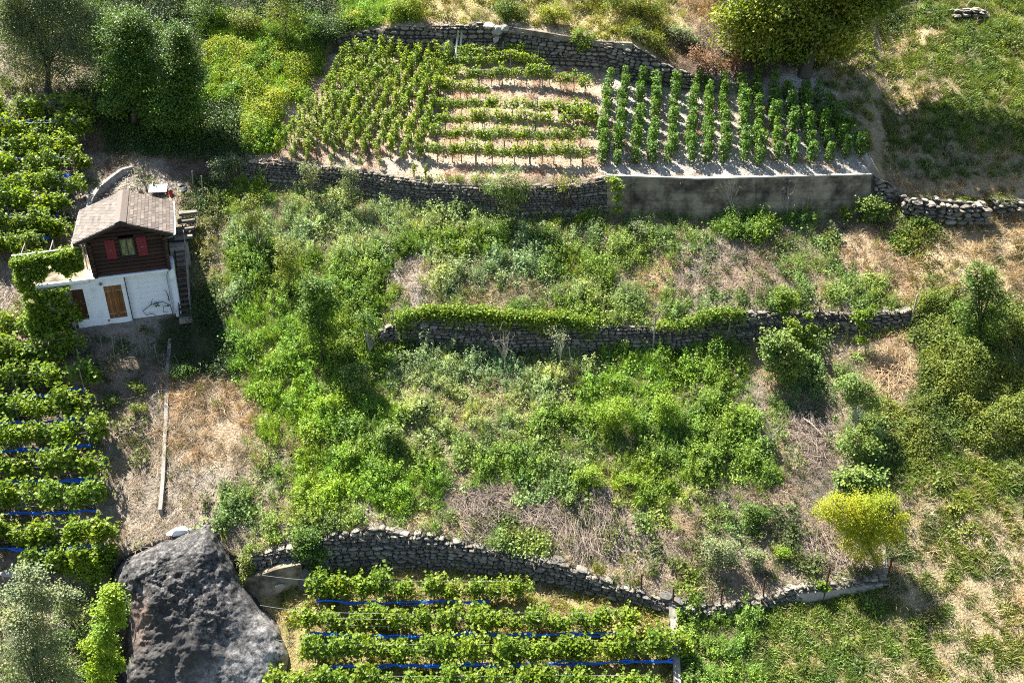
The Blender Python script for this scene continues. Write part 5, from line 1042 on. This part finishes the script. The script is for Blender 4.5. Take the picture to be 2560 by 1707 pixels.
for nm, lab, base, bl, n, mt, lsz in (
  ("young_fruit_tree", "leafy young tree left of the full green fruit tree", (722, 745), [(700, 610, 26), (735, 620, 30), (715, 655, 36), (740, 680, 28), (705, 690, 24)], 3000, 'olive', .09),
  ("young_fruit_tree", "narrow young tree in the weeds near the chalet steps", (632, 620), [(605, 520, 24), (630, 505, 24), (640, 545, 26), (618, 560, 22)], 2000, 'olive', .085),
  ("young_fruit_tree", "feathery young tree against the dark wall, left of the edge vines' middle", (886, 534), [(865, 425, 20), (880, 440, 22), (862, 465, 20), (885, 475, 16)], 1500, 'grey', .08),
  ("young_fruit_tree", "small feathery tree at the left start of the dark wall", (775, 512), [(762, 420, 18), (785, 425, 18), (770, 448, 20)], 1100, 'grey', .08),
  ("young_fruit_tree", "young tree with grey trunk right of the full green fruit tree", (918, 885), [(900, 795, 24), (925, 800, 24), (905, 825, 22), (940, 815, 16)], 1500, 'green', .09),
  ("bushy_tree", "dark compact bush in its own shadow below the fruit tree", (890, 985), [(875, 930, 26), (900, 925, 26), (885, 955, 28), (905, 965, 22)], 2600, 'fig', .1),
  ("bushy_tree", "dark bush among the weeds between two shadow patches", (975, 1130), [(965, 1080, 24), (985, 1085, 26), (972, 1110, 24)], 1900, 'fig', .1),
  ("bushy_tree", "broad bright bush in the heart of the lower terrace", (1555, 1085), [(1510, 1030, 32), (1550, 1020, 36), (1580, 1045, 30), (1530, 1060, 30)], 3600, 'lime', .09),
  ("bushy_tree", "yellow green upright bush right of the broad bright one", (1668, 1075), [(1650, 1000, 22), (1675, 1010, 26), (1660, 1040, 28), (1690, 1045, 18)], 2200, 'lime', .09),
  ("bushy_tree", "yellowing bush over the middle brush pile", (1590, 1225), [(1560, 1195, 14), (1590, 1198, 16), (1540, 1215, 12)], 700, 'lime', .08),
  ("bushy_tree", "bright yellowish shrub behind the fan shaped brush pile", (1490, 1225), [(1450, 1190, 20), (1480, 1180, 20), (1500, 1205, 22), (1460, 1215, 18)], 1500, 'lime', .08),
  ("bushy_tree", "pale bush in the bare soil above the first iron posts", (1810, 1430), [(1780, 1365, 24), (1810, 1375, 30), (1790, 1400, 28), (1830, 1405, 24)], 2600, 'grey', .085),
  ("bushy_tree", "smaller pale bush beside the larger one near the posts", (1895, 1425), [(1880, 1385, 18), (1900, 1395, 20), (1890, 1410, 16)], 1200, 'grey', .085),
  ("bushy_tree", "little vivid green bush on bare soil near the yellow tree", (1960, 1395), [(1950, 1380, 14), (1966, 1384, 14)], 800, 'lime', .07),
  ("bushy_tree", "leafy bush right of the dark bush of bare soil in shade", (1900, 1310), [(1870, 1270, 20), (1895, 1280, 24), (1915, 1290, 18)], 1300, 'green', .085),
  ("bushy_tree", "green bush growing on the head of the lower curved wall", (780, 1425), [(752, 1335, 22), (780, 1345, 30), (765, 1375, 32), (800, 1380, 28), (785, 1410, 22), (745, 1365, 18)], 3400, 'green', .09),
  ("bushy_tree", "thin yellowish bush between boulder and curved wall", (618, 1468), [(610, 1400, 16), (622, 1420, 18), (612, 1445, 16)], 1100, 'olive', .075),
  ("bushy_tree", "dark shrub tucked under the kerb in the chalet's shadow", (455, 948), [(440, 930, 18), (468, 925, 20), (455, 940, 16)], 1100, 'green', .08),
  ("bushy_tree", "grey leafed bush at the path's end above the weeds", (580, 455), [(545, 405, 22), (575, 400, 24), (600, 410, 20), (560, 430, 24), (540, 440, 18)], 2300, 'grey', .09),
  ("bushy_tree", "dark green bush in the weeds under the slim tree's wall", (1365, 620), [(1340, 585, 22), (1370, 580, 26), (1390, 595, 18), (1350, 605, 18)], 1900, 'green', .085),
  ("bushy_tree", "blue green feathery plant clump at the terrace's upper rim", (1600, 610), [(1590, 565, 20), (1602, 580, 20), (1595, 600, 18)], 1300, 'grey', .06),
  ("dry_bush", "ochre bush on the dry bank near the kerb", (275, 1018), [(268, 1000, 14), (285, 1002, 14)], 700, 'olive', .07),
  ("dry_bush", "second low ochre bush beside the kerb's upper part", (345, 985), [(335, 965, 15), (355, 968, 15)], 800, 'olive', .07),
  ("dry_bush", "pale olive tuft lowest of those left of the kerb", (350, 1030), [(340, 1018, 14), (358, 1020, 12)], 600, 'olive', .07)):
    tree(nm, lab, "tree" if "tree" in lab else "bush", base, bl, n, lsz, mt, tr=.03, clump=.13, limbs=12)
# foot of the frame at the left
tree("silver_shrub", "large silvery green shrub filling the lower corner beside the boulder", "shrub", (90, 1800), [(60, 1430, 30), (95, 1445, 32), (50, 1480, 42), (100, 1500, 46), (40, 1550, 50), (95, 1570, 55), (60, 1630, 62), (130, 1620, 45), (40, 1700, 62), (120, 1690, 60), (165, 1680, 36), (80, 1760, 70)], 15000, .10, 'grey', dY=-.8, tr=.1, multi=3, limbs=30, clump=.18)
tree("silver_shrub", "small silvery shrub between the large one and the lime vine", "shrub", (175, 1560), [(150, 1475, 20), (175, 1490, 24), (160, 1520, 26), (185, 1530, 16)], 2200, .09, 'grey', dY=-.5, tr=.04, clump=.14)
tree("lime_shrub", "lime green vine bush hanging along the boulder's left flank", "shrub", (262, 1780), [(275, 1480, 26), (285, 1510, 28), (262, 1530, 26), (290, 1545, 24), (255, 1580, 28), (275, 1610, 26), (230, 1610, 24), (265, 1650, 32), (235, 1670, 26), (290, 1665, 22), (255, 1710, 34)], 7500, .12, 'lime', dY=-1.0, tr=.05, clump=.16)
thicket("lime_creeper", "bright vine creeping over the bank left of the boulder top", "creeper", [(60, 1405), (160, 1375), (230, 1355), (292, 1370), (285, 1440), (240, 1480), (190, 1450), (120, 1430)], .8, 5200, .13, 'lime', 11, lump=50)
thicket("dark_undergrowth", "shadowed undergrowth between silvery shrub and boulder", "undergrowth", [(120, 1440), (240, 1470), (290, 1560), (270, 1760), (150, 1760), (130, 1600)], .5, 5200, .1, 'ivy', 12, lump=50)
# vines draped on the middle wall and others
def drape(label, pts, n, down, ls=.12, mat='vine', cat="grapevine", name="wall_vine", forward=.3):
    P = np.array([at(*p) for p in rowline(pts, 40)]); c = RNG.integers(0, 40, n); h = .5 + .5 * np.sin(c * .7) * .6 + RNG.random(n) * .3
    g = RNG.random(n); A = P[c] + RNG.normal(0, .12, (n, 3)); A[:, 2] += .42 - g ** 1.4 * down * h; A[:, 1] -= forward * (.4 + RNG.random(n) * .8)
    A[:, 0] += RNG.normal(0, .15, n); o0 = P[20]; r = thing(name, Vector(o0), label, cat); m = MB(); m.leaves(A - o0, ls, .95, .4, np.array([[0, -.5, .1]])); m.build("foliage", LF[mat], r)
    t = MB(); Q = P - o0 + (0, -.15, .1) + RNG.normal(0, .03, P.shape); t.tube(Q, .02, 5); t.build("stem", MT['bark'], r)
drape("long leafy vine draped along the head of the middle wall", [(1002, 800), (1060, 784), (1160, 788), (1280, 792), (1400, 798), (1480, 806)], 11000, 1.35)
drape("vine hanging from the middle wall beside the slanting pole", [(1735, 805), (1790, 790), (1850, 785)], 1300, .95)
drape("thin vine spilling left of the slanting pole", [(1640, 815), (1690, 815), (1735, 805)], 600, .5)
for lab, base, bl, n in (("bright vine clump crowning the middle wall", (1965, 800), [(1955, 738, 22), (1975, 750, 22), (1960, 770, 22)], 1500), ("leafy vine column dropping over the middle wall above the fig bush", (1985, 900), [(1980, 810, 16), (1990, 835, 16), (1978, 860, 16)], 1000),
     ("slim creeper column near the wall's right quarter", (2035, 880), [(2025, 790, 10), (2030, 820, 12), (2028, 850, 12)], 600), ("vine bush in front of the wall's right end", (2165, 880), [(2150, 790, 20), (2175, 780, 18), (2160, 815, 14), (2155, 850, 12)], 1200),
     ("tall yellow green vine against the concrete wall's left end", (1548, 555), [(1535, 452, 14), (1545, 475, 15), (1540, 500, 12), (1548, 525, 10)], 900), ("small young vine at the concrete wall's right foot", (2115, 556), [(2110, 525, 10), (2118, 538, 10)], 350),
     ("dwarf vine below the middle wall's bare stones", (1672, 905), [(1668, 885, 13), (1676, 895, 12)], 420), ("leafy sprout over the iron post on the low wall", (2060, 1475), [(2055, 1462, 10), (2066, 1470, 10)], 320)):
    tree("wall_vine", lab, "grapevine", base, bl, n, .11, 'vine', dY=-.1, tr=.02, clump=.1, limbs=6, asp=.95)
# vine over the pergola
def pergola_vine():
    n = 12000; w = RNG.uniform(-5.2, -2.1, n); d = RNG.uniform(-.15, .75, n); z = -1.42 + RNG.normal(0, .1, n) - np.abs(RNG.normal(0, .12, n)); k = RNG.random(n) < .55
    d = np.where(k, RNG.normal(.2, .16, n), d); z = np.where(k, -1.35 - 1.35 * RNG.random(n) ** 1.1 * (.8 + .2 * np.sin(w * 4)), z)
    n2 = 3600; w2 = RNG.uniform(-5.3, -4.5, n2); d2 = RNG.normal(.0, .15, n2); z2 = RNG.uniform(-5.6, -1.3, n2); n3 = 6200; w3 = RNG.uniform(-5.0, -2.85, n3); w3 = w3 - .25 * RNG.random(n3); z3 = RNG.uniform(-5.5, -3.2, n3); d3 = RNG.normal(.15, .16, n3)
    keep = ~((w3 > -3.05 + .2 * np.sin(z3 * 5)) & (z3 < -3.3)); w3, z3, d3 = w3[keep], z3[keep], d3[keep]
    hole = fbm(w * 3, z * 3 + d * 2, 1.1, 401, 3) > .33; w, d, z = w[hole], d[hole], z[hole] + .35 * (fbm(w[hole], z[hole], .5, 411) - .5)
    hole = fbm(w3 * 3, z3 * 3, 1.2, 402, 3) > .36; w3, d3, z3 = w3[hole], d3[hole], z3[hole]
    hole = fbm(w2 * 3, z2 * 3, 1.2, 403, 3) > .40; w2, d2, z2 = w2[hole] + .3 * (fbm(z2[hole], z2[hole], .6, 413) - .5), d2[hole], z2[hole]
    A = np.stack([np.concatenate([w, w2, w3]), np.concatenate([d, d2, d3]), np.concatenate([z, z2, z3])], 1)
    r = thing("pergola_vine", L2W(-4.6, .2, -5.6), "mature vine covering the pergola and the wall left of the chalet door", "grapevine", rz=HYAW); A = A - np.array((-4.6, .2, -5.6)); m = MB(); m.leaves(A, .135, .95, .45, np.array([[0, -.3, .1]])); m.build("foliage", LF['vine'], r)
    t = MB(); t.tube([(0, 0, -.1), (.1, 0, 1.5), (-.05, 0, 3), (.2, .1, 4.3), (2.2, .2, 4.32)], [.06, .05, .045, .035, .015], 7); t.build("trunk", MT['bark'], r)
    q = thing("espalier_vine", L2W(1.5, .45, -5.6), "bare espaliered vine twisting over the white boards", "grapevine", rz=HYAW); t = MB()
    for p in ([(.1, 0, 0), (.05, -.02, .6), (-.3, -.02, .85), (-.9, 0, .75), (-1.35, 0, .45), (-1.2, 0, .2), (-.9, 0, .25), (-.7, 0, .05)], [(.05, 0, .6), (-.3, 0, .55), (-.35, 0, .25), (-.1, 0, .2)], [(-.9, 0, .75), (-.75, 0, 1.1)], [(.05, 0, .8), (.0, -.03, 1.35), (-.1, 0, 1.5)], [(0, 0, .9), (.15, -.03, 1.4)]): t.tube(p, [.022] * (len(p) - 1) + [.008], 5)
    t.build("stem", MT['bark'], q); m = MB(); m.leaves(np.array([-.62, -.05, .72]) + RNG.normal(0, .08, (26, 3)), .11, .95, .4); m.build("leaves", LF['green'], q)
pergola_vine()
for lab, b_, t_, mt, lf, nl, nm in (("bare twiggy sapling in front of the middle wall's dark shadow", (1263, 928), (1262, 835), 'barkp', None, 0, "bare_sapling"), ("taller pale sapling right of the twiggy one", (1403, 925), (1400, 825), 'barkp', 'grey', 220, "bare_sapling"),
     ("dead branching sapling before the concrete wall's centre", (1832, 545), (1822, 450), 'barkp', None, 0, "bare_sapling"), ("leafless white sapling on the concrete wall's right half", (1968, 548), (1966, 462), 'barkp', None, 0, "bare_sapling"), ("half bare sapling with yellow top leaves near the wall vine", (1415, 552), (1408, 448), 'bark', 'bramble', 260, "bare_sapling"),
     ("dark thin sapling among weeds near the chalet shadow", (648, 650), (642, 560), 'bark', 'olive', 120, "bare_sapling"), ("grey bare little tree right of the full fruit tree", (925, 905), (922, 820), 'barkp', None, 0, "bare_sapling"), ("spindly leaning stick with tufts below the brush pile", (1915, 1130), (1945, 1045), 'barkp', 'olive', 60, "bare_sapling")):
    bare(nm, lab, b_, t_, mat=mt, leaf=lf, nl=nl)
cn = thing("cane_bundle", at(2015, 545), "sheaf of thin canes leaning on the concrete wall", "canes")
for k in range(14): m = MB(); a = RNG.normal(0, .12, 3); a[2] = 0; m.tube([a, a * 2.2 + np.array((RNG.normal() * .2, .25, RNG.uniform(1.1, 1.5)))], .012, 4); m.build("cane", MT['barkp'], cn)
# brush piles: every one a heap of cut branches
def brush(label, px, py, w, h, n, L, mat='twig', fan=False, seed=0):
    rg = np.random.default_rng(seed); c = at(px, py); s = ppm(px, py); rx_, ry_ = w / s / 2, h / s / 2 / .7; r = thing("brush_pile", c, label, "brush pile"); m = MB()
    for _ in range(n):
        a = rg.random() * 6.283; q = math.sqrt(rg.random()); x = q * rx_ * math.cos(a); y = q * ry_ * math.sin(a); z = y * .62 + (1 - q * q) * .45 * rg.random() + .05
        an = (rg.normal(1.57, .5) if fan else rg.random() * 3.14); l = L * rg.uniform(.35, 1.1); d = np.array((math.cos(an), math.sin(an) * .8, math.sin(an) * .5 + rg.normal() * .15)) * l / 2; o = np.array((x, y, z)); k = rg.normal(0, .06, 3)
        m.tube([o - d, o + k, o + d], np.array((1, .8, .3)) * rg.uniform(.006, .016), 4, rg.random())
    m.build("branches", MT[mat], r); return r
brush("grey heap of cut vine branches on the lower terrace, leftmost of the heaps", 1202, 1272, 130, 90, 520, 1.0, seed=1)
brush("fan shaped spread of dead branches in the lower terrace centre", 1478, 1318, 190, 110, 560, 1.1, fan=True, seed=2)
brush("dark tangled twigs under the yellowing bush", 1495, 1248, 110, 50, 240, .8, seed=3)
brush("reddish brush heap with a white stick beside the rough scrub", 2022, 1100, 120, 110, 520, .9, seed=4)
brush("thin branches strewn under the yellow tree", 2065, 1375, 110, 90, 300, .9, seed=5)
brush("loose dead stalks between the grey heap and the fan shaped one", 1355, 1290, 130, 60, 200, 1.2, seed=6)
brush("flattened straw coloured stalks on the dry right bank", 2240, 930, 120, 90, 420, 1.1, 'strawm', seed=7)
m = MB(); m.tube([(0, 0, 0), (.35, -.3, -.15), (.75, -.75, -.45)], [.03, .028, .02], 6); o = m.build("white_stick", MT['barkp']); o.location = at(2005, 1065, .5); tag(o, "long peeled white stick lying across the reddish brush heap", "stick")
# thin sticks planted below the chalet
for k, (x, y, h_) in enumerate(((262, 900, 78), (290, 915, 100), (312, 900, 78), (330, 870, 60), (345, 900, 45), (372, 905, 40), (392, 890, 35), (355, 890, 42), (310, 930, 30))):
    post(x, y, x - 12 + k, y - h_ * .75, MT['greypost'], "garden_stake", "thin pale bean stake below the chalet wall, %s from the garden's left" % ORD[k], .012, "bean stakes below the chalet wall", "stake")
print("objects", len(scene.objects))
